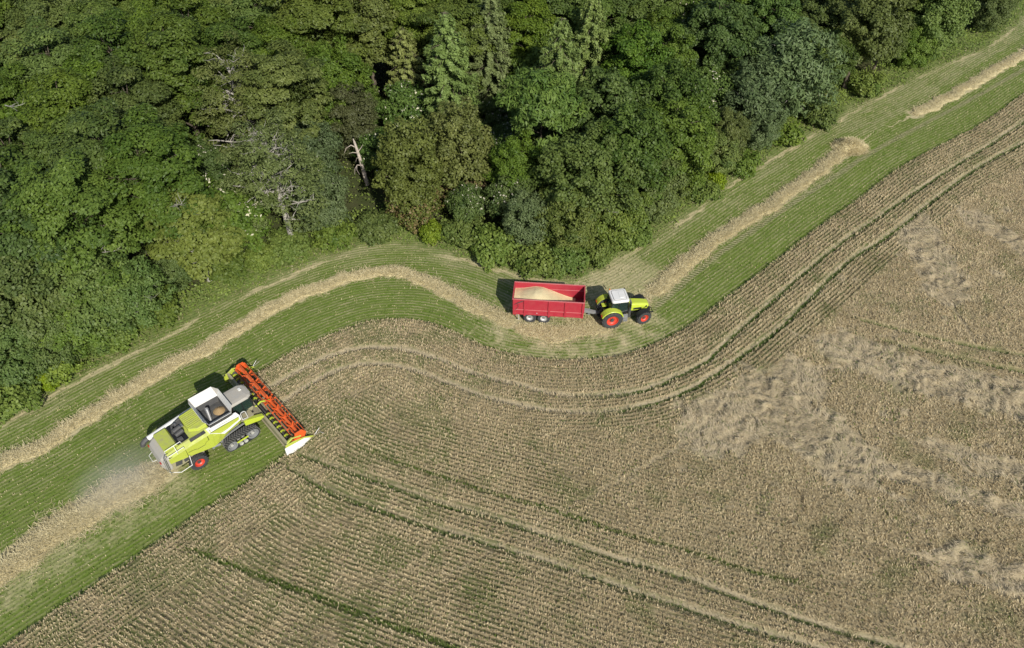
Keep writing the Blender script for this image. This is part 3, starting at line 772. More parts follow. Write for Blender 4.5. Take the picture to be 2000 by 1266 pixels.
# ---------------- trailer
def trailer():
    t = empty('trailer', (0.17, 1.48, 0), R(-4.9))
    tag(t, 'crimson tandem axle tipping trailer half full of grain', 'trailer')
    L, W, Z0, Z1 = 6.55, 1.17, 1.18, 2.92
    m = MB()
    m.box((L / 2, 0, Z0 + .04), (L, 2 * W, .08)).build('floor', M_RED, t, .01)
    for s in (-1, 1):
        m = MB(); th = .05
        m.box((L / 2, s * W, (Z0 + Z1) / 2), (L, th, Z1 - Z0))
        m.box((L / 2, s * (W + .035), Z0 - .02), (L, .10, .16))
        o = m.build('side_panel', M_RED, t, .008)
        if s < 0: o['label'] = 'near side panel with four upright posts'
        for x in (1.10, 3.35, 4.85, 6.45, 0.10):
            m = MB(); m.prism([(x - .09, Z0 - (.22 if x in (3.35, 1.10) else .12)), (x + .09, Z0 - (.22 if x in (3.35, 1.10) else .12)), (x + .075, Z1 - .03), (x - .075, Z1 - .03)], s * (W + .025), s * (W + .13)); m.build('post', M_RED, o, .015)
        m = MB()
        m.box((L / 2, s * (W + .05), Z0 + .50), (L - .1, .07, .055)); m.build('rib', M_REDEDGE, o, .01)
        m = MB(); m.box((L / 2, s * (W - .045), Z0 + 1.12), (L - .1, .06, .05)); m.build('rib', M_REDEDGE, o, .01)
        m = MB(); m.box((L / 2, s * (W + .01), Z1 + .02), (L + .08, .11, .06)); m.build('top_rail', M_REDEDGE, o, .012)
    m = MB(); m.box((L - .02, 0, (Z0 + Z1) / 2), (.05, 2 * W - .06, Z1 - Z0)); m.box((L, 0, Z1 + .021), (.10, 2 * W - .12, .06))
    m.box((L + .04, -.6, Z0 + .8), (.07, .10, 1.7)).box((L + .04, .6, Z0 + .8), (.07, .10, 1.7)); m.build('headboard', M_RED, t, .01)
    m = MB(); m.box((.02, 0, (Z0 + Z1) / 2), (.05, 2 * W - .06, Z1 - Z0)); m.box((0, 0, Z1 + .021), (.10, 2 * W - .12, .06))
    for y in (-.75, 0, .75): m.box((-.04, y, (Z0 + Z1) / 2), (.07, .10, Z1 - Z0 - .1))
    g = m.build('tailgate', M_RED, t, .01)
    for s in (-1, 1):
        m = MB(); m.tube([(.95, s * (W + .10), Z1 - .12), (.45, s * (W + .12), Z1 - .35)], .035).tube([(.5, s * (W + .12), Z1 - .33), (.12, s * (W + .13), Z1 - .60)], .022)
        m.tube([(.45, s * (W + .13), Z1 - .45), (.55, s * (W + .13), Z1 - .75), (.42, s * (W + .13), Z1 - 1.0), (.2, s * (W + .13), Z1 - 1.3)], .014)
        m.build('tailgate_cylinder', M_DARK, t)
    m = MB()
    for s in (-1, 1): m.box((3.0, s * .45, Z0 - .17), (6.2, .14, .24))
    for x in (.3, 1.4, 2.3, 3.4, 4.6, 6.0): m.box((x, 0, Z0 - .15), (.12, .9, .14))
    m.box((2.25, .45, .76), (1.5, .1, .2)).box((2.25, -.45, .76), (1.5, .1, .2))
    m.tube([(1.6, -1.0, .6), (1.6, 1.0, .6)], .07).tube([(2.9, -1.0, .6), (2.9, 1.0, .6)], .07)
    m.build('chassis', M_GREY, t, .01)
    m = MB()
    m.prism([(5.6, Z0 - .35), (6.7, Z0 - .42), (7.75, .62), (7.95, .62), (7.95, .80), (7.7, .84), (6.7, Z0 - .10), (5.6, Z0 - .06)], -.16, .16)
    m.box((7.0, 0, .93), (.7, .30, .12), (0, R(16), 0)).disc((7.98, 0, .70), .10, -.05, .05, 12)
    m.tube([(7.1, .22, 1.0), (7.1, .22, .25)], .05); m.box((7.1, .22, .24), (.2, .2, .03))
    m.build('drawbar', M_GREY, t, .02)
    for x in (1.60, 2.90):
        for s in (-1, 1):
            wheel(t, x, s * .93, .60, .48, .31, M_RIMGREY, s, lugs=30, lug_h=.015)
    for s in (-1, 1):
        m = MB(); m.box((2.25, s * 1.14, Z0 - .03), (2.9, .20, .05)); m.build('mudguard', M_RED, t, .01)
    m = MB()
    m.box((.32, 0, .78), (.10, 2.2, .12)).box((.35, -.95, .95), (.08, .1, .35)).box((.35, .95, .95), (.08, .1, .35)); m.build('bumper', M_GREY, t, .01)
    for s in (-1, 1):
        m = MB(); m.box((.25, s * .98, .80), (.05, .25, .13)); m.build('tail_light', M_TAIL, t, .01)
        m = MB(); m.tube([(.55, s * 1.08, Z0 - .1), (.55, s * 1.08, .35)], .045); m.box((.55, s * 1.08, .33), (.16, .16, .03)); m.build('rear_prop', M_RIMGREY, t)
    m = MB(); m.disc((2.25, -1.24, Z0 + .18), .035, -1.27, -1.23, 10); m.build('reflector', M_WHITE, t)
    # grain: a thing of its own lying in the box
    nx, ny = 70, 26
    X = np.linspace(.06, 5.75, nx); Y = np.linspace(-W + .04, W - .04, ny); XX, YY = np.meshgrid(X, Y, indexing='ij')
    prof = np.interp(XX, [0, .6, 1.3, 2.0, 2.6, 3.3, 4.2, 5.0, 5.75], [1.05, 1.12, 1.34, 1.52, 1.48, 1.16, .68, .30, .03])
    prof = prof * (1 - .16 * (YY / W) ** 2) - .22 * np.clip(-YY / W, 0, 1) ** 2 * (prof > .5)
    ZZ = Z0 + .085 + np.clip(prof + .03 * fbm(XX, YY, .8, 2, 5), .0, None)
    I = np.arange(nx * ny).reshape(nx, ny)
    Q = np.stack([I[:-1, :-1], I[1:, :-1], I[1:, 1:], I[:-1, 1:]], -1).reshape(-1, 4)
    V = np.stack([XX.ravel(), YY.ravel(), ZZ.ravel()], 1)
    lo = V.copy(); lo[:, 2] = Z0 + .083
    edge = np.concatenate([I[:, 0], I[-1, 1:], I[::-1, -1][1:], I[0, ::-1][1:]])
    sk = np.stack([edge[:-1], edge[1:], edge[1:] + nx * ny, edge[:-1] + nx * ny], 1)
    g = link('grain_load', raw_mesh('grain_load', np.concatenate([V, lo]), np.concatenate([Q, sk]), smooth=True), None, (M_GRAIN,))
    g.location = t.location; g.rotation_euler = t.rotation_euler
    tag(g, 'pale heap of harvested grain lying in the crimson trailer', 'grain')
trailer()

# ---------------- tractor
def tractor():
    t = empty('tractor', (9.08, 0.69, 0), R(9.5))
    tag(t, 'lime green tractor with white cab roof and red wheel rims', 'tractor')
    wheel(t, 0, -1.06, 1.0, .64, .54, M_RIMRED, -1, 18)
    wheel(t, 0, 1.06, 1.0, .64, .54, M_RIMRED, 1, 18)
    wheel(t, 3.08, -1.00, .74, .54, .38, M_RIMRED, -1, 17, R(12))
    wheel(t, 3.08, 1.00, .74, .54, .38, M_RIMRED, 1, 17, R(12))
    m = MB()
    m.box((1.6, 0, .98), (3.4, .50, .46)).box((.1, 0, 1.0), (1.0, .8, .7)).tube([(0, -1.0, 1.0), (0, 1.0, 1.0)], .16, 14)
    m.tube([(3.08, -.9, .74), (3.08, .9, .74)], .11, 12).box((3.0, 0, .85), (.7, .55, .35))
    m.box((3.72, 0, .85), (.35, .62, .32)); m.box((3.98, -.32, .62), (.55, .07, .10), (0, R(12), 0)); m.box((3.98, .32, .62), (.55, .07, .10), (0, R(12), 0)); m.tube([(4.2, -.38, .56), (4.2, .38, .56)], .03)
    m.build('chassis', M_BLACK, t, .02)
    # bonnet
    ring = lambda x, hw, z0, z1, sh: [(x, -hw, z0), (x, -hw - .02, z0 + (z1 - z0) * .55), (x, -hw * .93, z1 - sh), (x, -hw * .62, z1), (x, hw * .62, z1), (x, hw * .93, z1 - sh), (x, hw + .02, z0 + (z1 - z0) * .55), (x, hw, z0)]
    m = MB(); m.loft([ring(1.62, .50, 1.25, 2.06, .10), ring(2.3, .49, 1.22, 2.02, .10), ring(3.05, .46, 1.22, 1.90, .11), ring(3.45, .44, 1.26, 1.80, .12), ring(3.66, .40, 1.40, 1.70, .10)])
    b = m.build('bonnet', M_LIMECLEAN, t, .03)
    m = MB()
    m.prism([(3.25, 1.05), (3.60, 1.08), (3.74, 1.30), (3.70, 1.52), (3.50, 1.44), (3.25, 1.30)], -.43, .43)
    m.box((2.55, -.505, 1.45), (.8, .03, .22)).box((2.55, .505, 1.45), (.8, .03, .22)); m.prism([(3.15, 1.36), (3.52, 1.48), (3.46, 1.66), (3.12, 1.56)], -.465, .465)
    m.build('grille', M_BLACK, t, .02)
    for s in (-1, 1):
        m = MB(); m.box((3.62, s * .27, 1.46), (.12, .18, .14), (0, R(-20), 0)); m.build('headlight', M_STEEL, t, .02)
    # cab: lower body, pillars, glass, roof
    m = MB(); m.prism([(-.05, 1.30), (.35, 1.05), (1.50, 1.05), (1.62, 1.35), (1.62, 1.62), (-.10, 1.62)], -.66, .66); m.build('cab_base', M_BLACK, t, .03)
    m = MB()
    for s in (-1, 1):
        for p, q in (((1.58, s * .68, 1.55), (1.46, s * .74, 2.74)), ((.62, s * .80, 1.55), (.62, s * .78, 2.74)), ((-.12, s * .70, 1.65), (.02, s * .72, 2.74))):
            m.tube([p, q], .045, 6)
        m.tube([(-.12, s * .70, 1.62), (.62, s * .80, 1.50), (1.58, s * .68, 1.55)], .04, 6)
    m.tube([(-.12, -.7, 1.65), (-.12, .7, 1.65)], .04, 6); m.tube([(1.58, -.68, 1.6), (1.58, .68, 1.6)], .04, 6)
    m.build('cab_frame', M_BLACK, t)
    m = MB()
    for s in (-1, 1):
        m.sheet([(1.56, s * .68, 1.58), (1.45, s * .74, 2.70), (.62, s * .78, 2.70), (.62, s * .80, 1.52)], .01)
        m.sheet([(.60, s * .80, 1.52), (.60, s * .78, 2.70), (.02, s * .72, 2.70), (-.11, s * .70, 1.66)], .01)
    m.sheet([(1.60, -.66, 1.60), (1.60, .66, 1.60), (1.48, .72, 2.70), (1.48, -.72, 2.70)], .01)
    m.sheet([(-.13, -.68, 1.68), (-.13, .68, 1.68), (.0, .70, 2.70), (.0, -.70, 2.70)], .01)
    m.build('cab_windows', M_GLASS, t)
    m = MB()
    m.box((.42, 0, 1.70), (.5, .5, .14)).box((.20, 0, 2.02), (.14, .48, .60), (0, R(-8), 0)).box((.45, -.33, 1.88), (.35, .08, .06)).box((.45, .33, 1.88), (.35, .08, .06)); m.box((.2, 0, 2.40), (.10, .26, .16))
    m.build('seat', M_SEAT, t, .04)
    m = MB(); m.tube([(1.30, 0, 1.6), (1.12, 0, 2.0)], .04); m.loft([[(1.10 + .20 * math.cos(a) * .8, .20 * math.sin(a), z + .20 * math.cos(a) * .5) for a in [2 * math.pi * k / 16 for k in range(16)]] for z in (2.0, 2.03)]); m.build('steering_wheel', M_BLACK, t)
    # roof
    def rr(hx, hy, z, cx=.76, r=.22, n=5):
        pts = []
        for qx, qy, a0 in ((1, 1, 0), (-1, 1, 90), (-1, -1, 180), (1, -1, 270)):
            for k in range(n + 1):
                a = R(a0 + 90 * k / n); pts.append((cx + qx * (hx - r) + r * math.cos(a), qy * (hy - r) + r * math.sin(a), z))
        return pts
    m = MB(); m.loft([rr(.74, .80, 2.70), rr(.82, .87, 2.76), rr(.82, .87, 2.88), rr(.76, .81, 2.955), rr(.62, .66, 2.965)])
    rf = m.build('cab_roof', M_WHITE, t, 0, smooth=False)
    m = MB(); m.loft([rr(.60, .62, 2.966, .76, .14), rr(.585, .605, 2.995, .76, .14)]); m.loft([rr(.24, .42, 2.996, .98, .08), rr(.22, .40, 3.02, .98, .08)]); m.build('roof_hatch', M_WHITE, rf, .006)
    m = MB(); m.loft([rr(.625, .645, 2.966, .76, .15), rr(.625, .645, 2.972, .76, .15)]); m.build('roof_seal', M_BLACK, rf)
    for x_ in (1.56, -.04):
        for y_ in (-.55, .55): m = MB(); m.box((x_, y_, 2.80), (.06, .2, .09)); m.build('work_lamp', M_STEEL, rf, .01)
    m = MB(); m.disc((.1, .83, 3.02), .055, .78, .88, 10); bo = m.build('beacon', M_LAMP, t)
    # rear mudguards following the tyres
    for s in (-1, 1):
        m = MB(); rings = []
        for k in range(13):
            a = R(18 + 140 * k / 12); ro = 1.10
            c, sn = math.cos(a), math.sin(a)
            rings.append([(ro * c, s * .66, 1.0 + ro * sn), (ro * c, s * 1.26, 1.0 + (ro) * sn), ((ro - .05) * c, s * 1.30, 1.0 + (ro - .05) * sn), ((ro - .10) * c, s * 1.28, 1.0 + (ro - .10) * sn), ((ro - .05) * c, s * .66, 1.0 + (ro - .05) * sn)])
        m.loft(rings); m.build('rear_mudguard', M_LIMECLEAN, t, .012)
        m = MB(); m.box((-1.02, s * 1.02, 1.52), (.06, .22, .14)); m.build('tail_light', M_TAIL, t, .02)
        m = MB(); rings = []
        for k in range(9):
            a = R(35 + 115 * k / 8); ro = .82
            rings.append([(ro * math.cos(a), -.26, ro * math.sin(a)), (ro * math.cos(a), .26, ro * math.sin(a)), ((ro - .03) * math.cos(a), .26, (ro - .03) * math.sin(a)), ((ro - .03) * math.cos(a), -.26, (ro - .03) * math.sin(a))])
        m.loft(rings); f = m.build('front_mudguard', M_BLACK, t); f.location = (3.08, s * .99, .74); f.rotation_euler = (0, 0, R(12))
    m = MB(); m.tube([(1.78, -.66, 1.1), (1.78, -.66, 2.45), (1.70, -.66, 2.72)], [.10, .10, .07], 12); m.box((1.74, -.68, 1.05), (.22, .26, .75)); m.build('exhaust', M_DARK, t, .01)
    m = MB(); m.disc((1.70, -.66, 2.74), .075, -.74, -.58, 12); m.build('exhaust_tip', M_STEEL, t)
    m = MB()
    for z, y in ((.60, -1.03), (.85, -1.0), (1.15, -.95)): m.box((1.30, y, z), (.42, .26, .05))
    m.box((1.30, -.90, .90), (.48, .12, .70)); m.build('step', M_GREY, t, .012)
    m = MB(); m.box((1.25, .85, .85), (.9, .35, .6)); m.build('fuel_tank', M_BLACK, t, .06)
    for s in (-1, 1):
        m = MB(); m.tube([(1.50, s * .76, 2.62), (1.62, s * 1.05, 2.62)], .018); m.box((1.63, s * 1.14, 2.48), (.07, .22, .38)); m.build('mirror', M_BLACK, t, .02)
    m = MB()
    for s in (-1, 1):
        m.tube([(-.4, s * .30, .85), (-1.05, s * .42, .58)], .045).tube([(-.3, s * .30, 1.45), (-.85, s * .38, 1.38)], .05).tube([(-.85, s * .38, 1.38), (-.95, s * .41, .64)], .03)
    m.tube([(-.4, 0, 1.3), (-1.05, 0, 1.12)], .045).box((-.75, 0, .62), (.6, .22, .16)).box((-.60, 0, 1.15), (.25, .75, .50)); m.disc((-1.1, 0, .70), .07, -.08, .08, 10)
    m.build('rear_linkage', M_BLACK, t, .01)
    m = MB()
    for k in range(5): m.tube([(-.72, -.12 + .07 * k, 1.35), (-.95, -.12 + .07 * k, 1.25 - .03 * k), (-1.15, -.06 + .03 * k, .95)], .018, 6)
    m.build('hydraulic_hose', M_DARK, t)
    for y_ in (.42, -.42): m = MB(); m.box((-.40, y_, 1.51), (.48, .46, .08)); m.build('rear_cover', M_LIMECLEAN, t, .015)
tractor()

# ---------------- combine harvester
def combine():
    t = empty('combine_harvester', (-22.70, -12.22, 0), R(42))
    tag(t, 'lime and white combine harvester on rubber tracks cutting the wheat', 'combine harvester')
    # body shell
    def sec(x, zb, zs, zt, hw, ht, k=.96): return [(x, -hw * k, zb), (x, -hw, zs), (x, -ht, zt), (x, ht, zt), (x, hw, zs), (x, hw * k, zb)]
    m = MB(); m.loft([sec(-5.75, 2.00, 2.55, 2.82, 1.48, 1.10), sec(-4.6, 1.80, 2.72, 3.02, 1.55, 1.12), sec(-2.4, 1.25, 2.88, 3.25, 1.58, 1.20, .95), sec(-2.20, 1.27, 2.88, 3.27, 1.58, 1.20, .93), sec(-2.19, 1.27, 2.50, 2.54, 1.58, 1.52, .93), sec(-1.6, 1.38, 2.45, 2.50, 1.58, 1.52, .88), sec(-.9, 1.72, 2.45, 2.50, 1.58, 1.52, .84), sec(.10, 2.05, 2.50, 2.54, 1.55, 1.50, .90)])
    body = m.build('body', M_LIME, t, .03)
    m = MB(); m.prism([(-4.42, 1.82), (-4.40, 1.82), (-4.40, 2.74), (-4.42, 2.74)], -1.562, -1.50); m.prism([(-2.62, 2.35), (-2.58, 2.35), (-2.58, 2.85), (-2.62, 2.85)], -1.59, -1.5)
    m.tube([(-4.3, -1.575, 2.30), (-3.75, -1.585, 2.22), (-3.6, -1.585, 2.10), (-3.0, -1.585, 2.10), (-2.85, -1.585, 2.30), (-2.65, -1.585, 2.36)], .010, 5)
    m.build('panel_gap', M_BLACK, body)
    # rear grey hood
    m = MB(); prof = [(-5.70, 2.86), (-5.95, 2.80), (-6.22, 2.55), (-6.36, 2.15), (-6.38, 1.75), (-6.2, 1.45), (-5.8, 1.35), (-5.70, 1.6)]
    m.loft([[(x * (1 if s not in (-1.25, 1.25) else 1) + (.18 if abs(s) > 1.2 else 0) * (1 if x < -5.8 else 0), s, z - (.12 if abs(s) > 1.2 else 0)) for x, z in prof] for s in (-1.35, -1.0, 0, 1.0, 1.35)])
    m.build('rear_hood', M_DUSTY, t, .05)
    m = MB(); m.prism([(-5.9, 1.95), (-4.5, 1.75), (-3.2, 1.35), (-3.2, 1.05), (-4.6, 1.10), (-5.7, 1.0)], -1.30, 1.30); m.build('straw_chopper', M_CRUMB, t, .03)
    m = MB(); m.box((-5.2, -1.32, 1.50), (.5, .05, .45), (0, R(15), 0)).box((-4.6, -1.32, 1.42), (.4, .05, .30)); m.build('chopper_flap', M_DARK, t, .01)
    # engine deck
    m = MB(); m.box((-4.10, .05, 3.03), (1.15, 2.15, .16)); m.build('engine_bay', M_BLACK, t, .02)
    m = MB()
    for y, r_ in ((-.30, .19), (.15, .22)): m.tube([(-4.45, y, 3.30), (-3.80, y + .1, 3.34)], r_, 14)
    m.tube([(-4.5, .1, 3.2), (-4.3, .75, 3.3), (-3.6, 1.0, 3.35), (-3.4, .95, 3.2)], .10, 10).box((-3.85, .75, 3.25), (.6, .35, .25)).box((-4.3, -.75, 3.2), (.4, .3, .2))
    m.build('air_intake', M_DARK, t, .02)
    m = MB(); m.tube([(-4.05, .62, 3.15), (-4.0, .62, 3.55)], .06, 10).box((-3.75, .35, 3.28), (.35, .3, .15)); m.build('engine_part', M_STEEL, t, .01)
    m = MB(); m.box((-5.22, .12, 2.98), (1.0, 2.05, .26), (0, R(-4), 0)); m.build('rear_deck_cover', M_LIME, t, .05)
    m = MB(); m.loft([[(-3.52, -.55, 3.18), (-3.52, 1.25, 3.18), (-2.2, 1.35, 3.22), (-2.2, -1.0, 3.22), (-2.9, -1.0, 3.2)], [(-3.50, -.50, 3.46), (-3.50, 1.15, 3.46), (-2.2, 1.25, 3.56), (-2.2, -.95, 3.56), (-2.9, -.95, 3.50)]])
    hood = m.build('engine_hood', M_LIME, t, .04)
    m = MB()
    for k in range(9): m.box((-2.88, -.45 + .19 * k, 3.545), (1.15, .05, .03), (0, R(-4.2), 0))
    m.build('hood_rib', M_LIME, hood, .01)
    m = MB(); m.box((-3.2, -1.32, 3.13), (1.25, .26, .06), (R(34), R(-3), 0)); gr = m.build('side_grille', M_BLACK, t, .008)
    m = MB()
    for k in range(16): m.box((-3.78 + .077 * k, -1.325, 3.165), (.022, .24, .02), (R(34), R(-3), 0))
    m.build('grille_bar', M_DARK, gr)
    # white tank side and grain tank
    for s in (-1, 1):
        m = MB(); m.loft([[(-2.45, s * 1.30, 3.30), (-2.35, s * 1.605, 2.94), (-1.35, s * 1.61, 2.08), (-.55, s * 1.61, 2.32), (.22, s * 1.58, 2.56), (.22, s * 1.56, 3.02), (.05, s * 1.40, 3.38)],
                [(-2.45, s * 1.20, 3.28), (-2.35, s * 1.52, 2.92), (-1.35, s * 1.53, 2.08), (-.55, s * 1.53, 2.32), (.22, s * 1.50, 2.56), (.22, s * 1.46, 3.02), (.05, s * 1.30, 3.36)]]); m.build('tank_side_panel', M_WHITE, t, .02)
    for s in (-1, 1): m = MB(); m.box((-1.05, s * 1.535, 2.70), (2.28, .05, .5)); m.build('tank_skirt', M_LIME, t, .01)
    m = MB(); m.box((-1.10, -1.602, 3.0), (2.5, .012, .016)); m.tube([(-2.3, -1.47, 3.14), (.1, -1.52, 3.12)], .008, 5); m.build('panel_seam', M_DARK, t)
    # tank: a real hole with inner walls, and four flared flaps
    x0, x1, y0, y1 = -2.12, -.22, -1.12, 1.12
    zt, zb = 3.42, 2.45
    tank = MB()
    tank.loft([[(x0, y0, zt), (x1, y0, zt), (x1, y1, zt), (x0, y1, zt)], [(x0 + .1, y0 + .15, zb + .5), (x1 - .1, y0 + .15, zb + .5), (x1 - .1, y1 - .15, zb + .5), (x0 + .1, y1 - .15, zb + .5)]], cap=False)
    tank.loft([[(x0 - .02, y0 - .28, 3.29), (x1 + .02, y0 - .28, 3.29), (x1 + .02, y1 + .28, 3.29), (x0 - .02, y1 + .28, 3.29)], [(x0 - .02, y0 - .28, 3.44), (x1 + .02, y0 - .28, 3.44), (x1 + .02, y1 + .28, 3.44), (x0 - .02, y1 + .28, 3.44)]], cap=False)
    for a, b in (((x0 - .02, y0 - .28, 3.44), (x1 + .02, y0, 3.442)), ((x0 - .02, y1, 3.44), (x1 + .02, y1 + .28, 3.442)), ):
        tank.box(((a[0] + b[0]) / 2, (a[1] + b[1]) / 2, 3.43), (b[0] - a[0], b[1] - a[1], .03))
    tank.box(((x0 + x1) / 2, 0, zb + .47), (x1 - x0 - .1, y1 - y0 - .2, .03))
    tk = tank.build('grain_tank', M_DARK, t)
    X0, X1, Y0, Y1, ZT = -2.42, .02, -1.62, 1.62, 4.12
    th = .035
    flaps = (('tank_flap', [(x0, y1, 3.44), (x1, y1, 3.44), (X1 - .35, Y1, ZT + .05), (X0 + .15, Y1, ZT + .05)]),
             ('tank_flap', [(x1, y1, 3.44), (x1, y0, 3.44), (X1, Y0 + .42, ZT), (X1, Y1 - .55, ZT)]),
             ('tank_flap', [(x0, y0, 3.44), (x0, y1, 3.44), (X0, Y1 - .42, ZT), (X0, Y0 + .42, ZT)]),
             ('tank_flap', [(x1, y0, 3.44), (x0, y0, 3.44), (X0 + .3, Y0 + .10, ZT - .38), (X1 - .3, Y0 + .10, ZT - .38)]))
    for nm, p in flaps:
        m = MB(); m.sheet(p, th)
        P = [Vector(q) for q in p]; nrm = (P[1] - P[0]).cross(P[2] - P[0]).normalized()
        for k in (1, 2, 3, 4):
            f = k / 5.0
            a = P[0].lerp(P[3], f) + nrm * -.015; b = P[1].lerp(P[2], f) + nrm * -.015
            if nm and abs(p[0][0] - p[1][0]) < .1: m.tube([a.lerp(b, .06), a.lerp(b, .94)], .022, 6)
        m.build(nm, M_TANKSHEET, tk, .008)
    # corner gussets between the flaps
    for tri in (((x1, y1, 3.44), (X1, Y1 - .55, ZT), (X1 - .35, Y1, ZT + .05)), ((x0, y1, 3.44), (X0 + .15, Y1, ZT + .05), (X0, Y1 - .42, ZT)), ((x1, y0, 3.44), (X1 - .3, Y0 + .10, ZT - .38), (X1, Y0 + .42, ZT)), ((x0, y0, 3.44), (X0, Y0 + .42, ZT), (X0 + .3, Y0 + .10, ZT - .38))):
        m = MB(); m.sheet(tri, .02); m.build('tank_gusset', M_DUSTY, tk)
    m = MB(); m.tube([(-1.72, -.55, 2.6), (-1.55, .15, 3.72)], .15, 16); m.tube([(-1.55, .15, 3.72), (-1.54, .18, 3.78)], [.16, .12], 16); m.build('filling_auger', M_STEEL, tk)
    # grain in the tank
    gx_, gy_ = np.meshgrid(np.linspace(x0 + .05, x1 - .05, 24), np.linspace(y0 + .06, y1 - .06, 24), indexing='ij')
    gz = 3.20 - .75 * np.hypot((gx_ + .75) / 1.1, (gy_ - .05) / 1.1) ** 1.2 + .02 * fbm(gx_, gy_, .5, 2, 3)
    I = np.arange(gx_.size).reshape(gx_.shape)
    gme = raw_mesh('grain_load', np.stack([gx_.ravel(), gy_.ravel(), gz.ravel()], 1), np.stack([I[:-1, :-1], I[1:, :-1], I[1:, 1:], I[:-1, 1:]], -1).reshape(-1, 4), smooth=True)
    g = link('grain_load', gme, None, (M_GRAIN2,)); g.location = t.location; g.rotation_euler = t.rotation_euler
    sm = g.modifiers.new('solid', 'SOLIDIFY'); sm.thickness = .12
    tag(g, 'brown grain lying in the open tank of the combine harvester', 'grain')
    # unloading pipe along the left side
    m = MB(); m.tube([(-1.9, 1.55, 3.05), (-2.6, 1.55, 2.98), (-6.15, 1.50, 2.62)], [.22, .21, .20], 18); pipe = m.build('unloading_pipe', M_WHITE, t, smooth=False)
    m = MB(); m.tube([(-6.10, 1.50, 2.62), (-6.35, 1.49, 2.58), (-6.55, 1.47, 2.44), (-6.66, 1.46, 2.20)], [.215, .22, .21, .18], 16); m.build('spout', M_DARK, pipe)
    m = MB(); m.box((-5.2, 1.45, 2.25), (.08, .3, .5)).tube([(-5.2, 1.3, 2.35), (-5.2, 1.75, 2.40)], .04); m.build('pipe_cradle', M_DARK, t)
    # cab
    m = MB(); m.prism([(.05, 2.0), (1.35, 1.85), (1.62, 2.15), (1.62, 2.32), (.05, 2.32)], -.80, .80); m.build('cab_floor', M_CRUMB, t, .03)
    m = MB()
    for s in (-1, 1):
        m.tube([(.10, s * .78, 2.25), (.08, s * .76, 3.50)], .05, 6); m.tube([(1.72, s * .70, 2.25), (1.55, s * .74, 3.50)], .035, 6); m.tube([(.85, s * .82, 2.25), (.85, s * .79, 3.50)], .03, 6); m.tube([(.10, s * .78, 2.27), (.85, s * .82, 2.27), (1.72, s * .70, 2.27)], .04, 6)
    m.tube([(1.72, -.70, 2.27), (1.72, .70, 2.27)], .04, 6)
    m.build('cab_frame', M_BLACK, t)
    m = MB()
    for s in (-1, 1): m.sheet([(.10, s * .79, 2.30), (.85, s * .82, 2.30), (1.72, s * .71, 2.30), (1.55, s * .74, 3.48), (.08, s * .76, 3.48)], .01)
    m.sheet([(1.74, -.69, 2.30), (1.74, .69, 2.30), (1.57, .73, 3.48), (1.57, -.73, 3.48)], .01)
    m.build('cab_windows', M_GLASS, t)
    m = MB(); m.box((.55, 0, 2.58), (.52, .52, .16)).box((.30, 0, 2.92), (.14, .50, .62), (0, R(-8), 0)).box((.65, -.36, 2.80), (.5, .14, .10)); m.build('seat', M_SEAT, t, .04)
    m = MB(); m.tube([(1.25, 0, 2.3), (1.15, 0, 2.9)], .05); m.box((1.12, 0, 2.93), (.34, .36, .04), (0, R(-25), 0)); m.box((1.15, -.45, 2.85), (.06, .25, .2)); m.build('steering_column', M_BLACK, t, .02)
    def roofring(z, gx0, gx1, hw, f):
        pts = [(gx0, -hw, z), (gx1 - .45, -hw, z), (gx1 - .16, -hw * .80, z - f * .3), (gx1, -hw * .4, z - f), (gx1, hw * .4, z - f), (gx1 - .16, hw * .80, z - f * .3), (gx1 - .45, hw, z), (gx0, hw, z)]
        return pts
    m = MB(); m.loft([roofring(3.48, .0, 1.72, .80, 0), roofring(3.52, -.06, 1.88, .90, 0), roofring(3.62, -.06, 1.88, .88, .02), roofring(3.70, -.02, 1.72, .78, .04), roofring(3.73, .2, 1.4, .5, 0)])
    rf = m.build('cab_roof', M_DUSTY, t, .02)
    m = MB(); m.box((1.32, .25, 3.75), (.22, .30, .10)); m.build('antenna', M_WHITE, rf, .03)
    for y in (-.6, -.3, .3, .6): m = MB(); m.box((1.84, y, 3.53), (.06, .16, .09)); m.build('work_lamp', M_STEEL, rf, .01)
    for s in (-1, 1):
        m = MB(); m.tube([(1.5, s * .85, 3.45), (1.75, s * 1.25, 3.35), (1.78, s * 1.28, 2.8)], .02); m.box((1.80, s * 1.30, 3.0), (.08, .24, .55)); m.build('mirror', M_BLACK, t, .02)
    # platform and ladder on the right? photo: white framed handrail beside the cab door
    m = MB(); m.tube([(.32, -1.50, 2.35), (.32, -1.48, 3.0), (.42, -1.47, 3.12), (.62, -1.47, 3.12), (.72, -1.48, 3.0), (.78, -1.52, 2.3), (.32, -1.50, 2.35)], .028, 8); m.build('handrail', M_WHITE, t)
    for y_ in (-1.15, 1.15): m = MB(); m.box((.72, y_, 2.18), (1.1, .72, .06)); m.build('platform', M_CRUMB, t, .01)
    for s in (-1, 1): m = MB(); m.prism([(.35, 1.62), (1.55, 1.30), (1.95, 1.42), (1.95, 1.58), (1.50, 1.78), (.60, 2.12), (.35, 2.02)], s * 1.28, s * 1.62); m.build('front_guard', M_LIMECLEAN, t, .03)
    # feeder house
    m = MB(); m.loft([[(.55, -.75, 1.95), (.55, .75, 1.95), (.55, .75, 1.15), (.55, -.75, 1.15)], [(2.0, -.80, 1.25), (2.0, .80, 1.25), (2.0, .80, .45), (2.0, -.80, .45)]]); m.build('feeder_house', M_CRUMB, t, .02)
    m = MB()
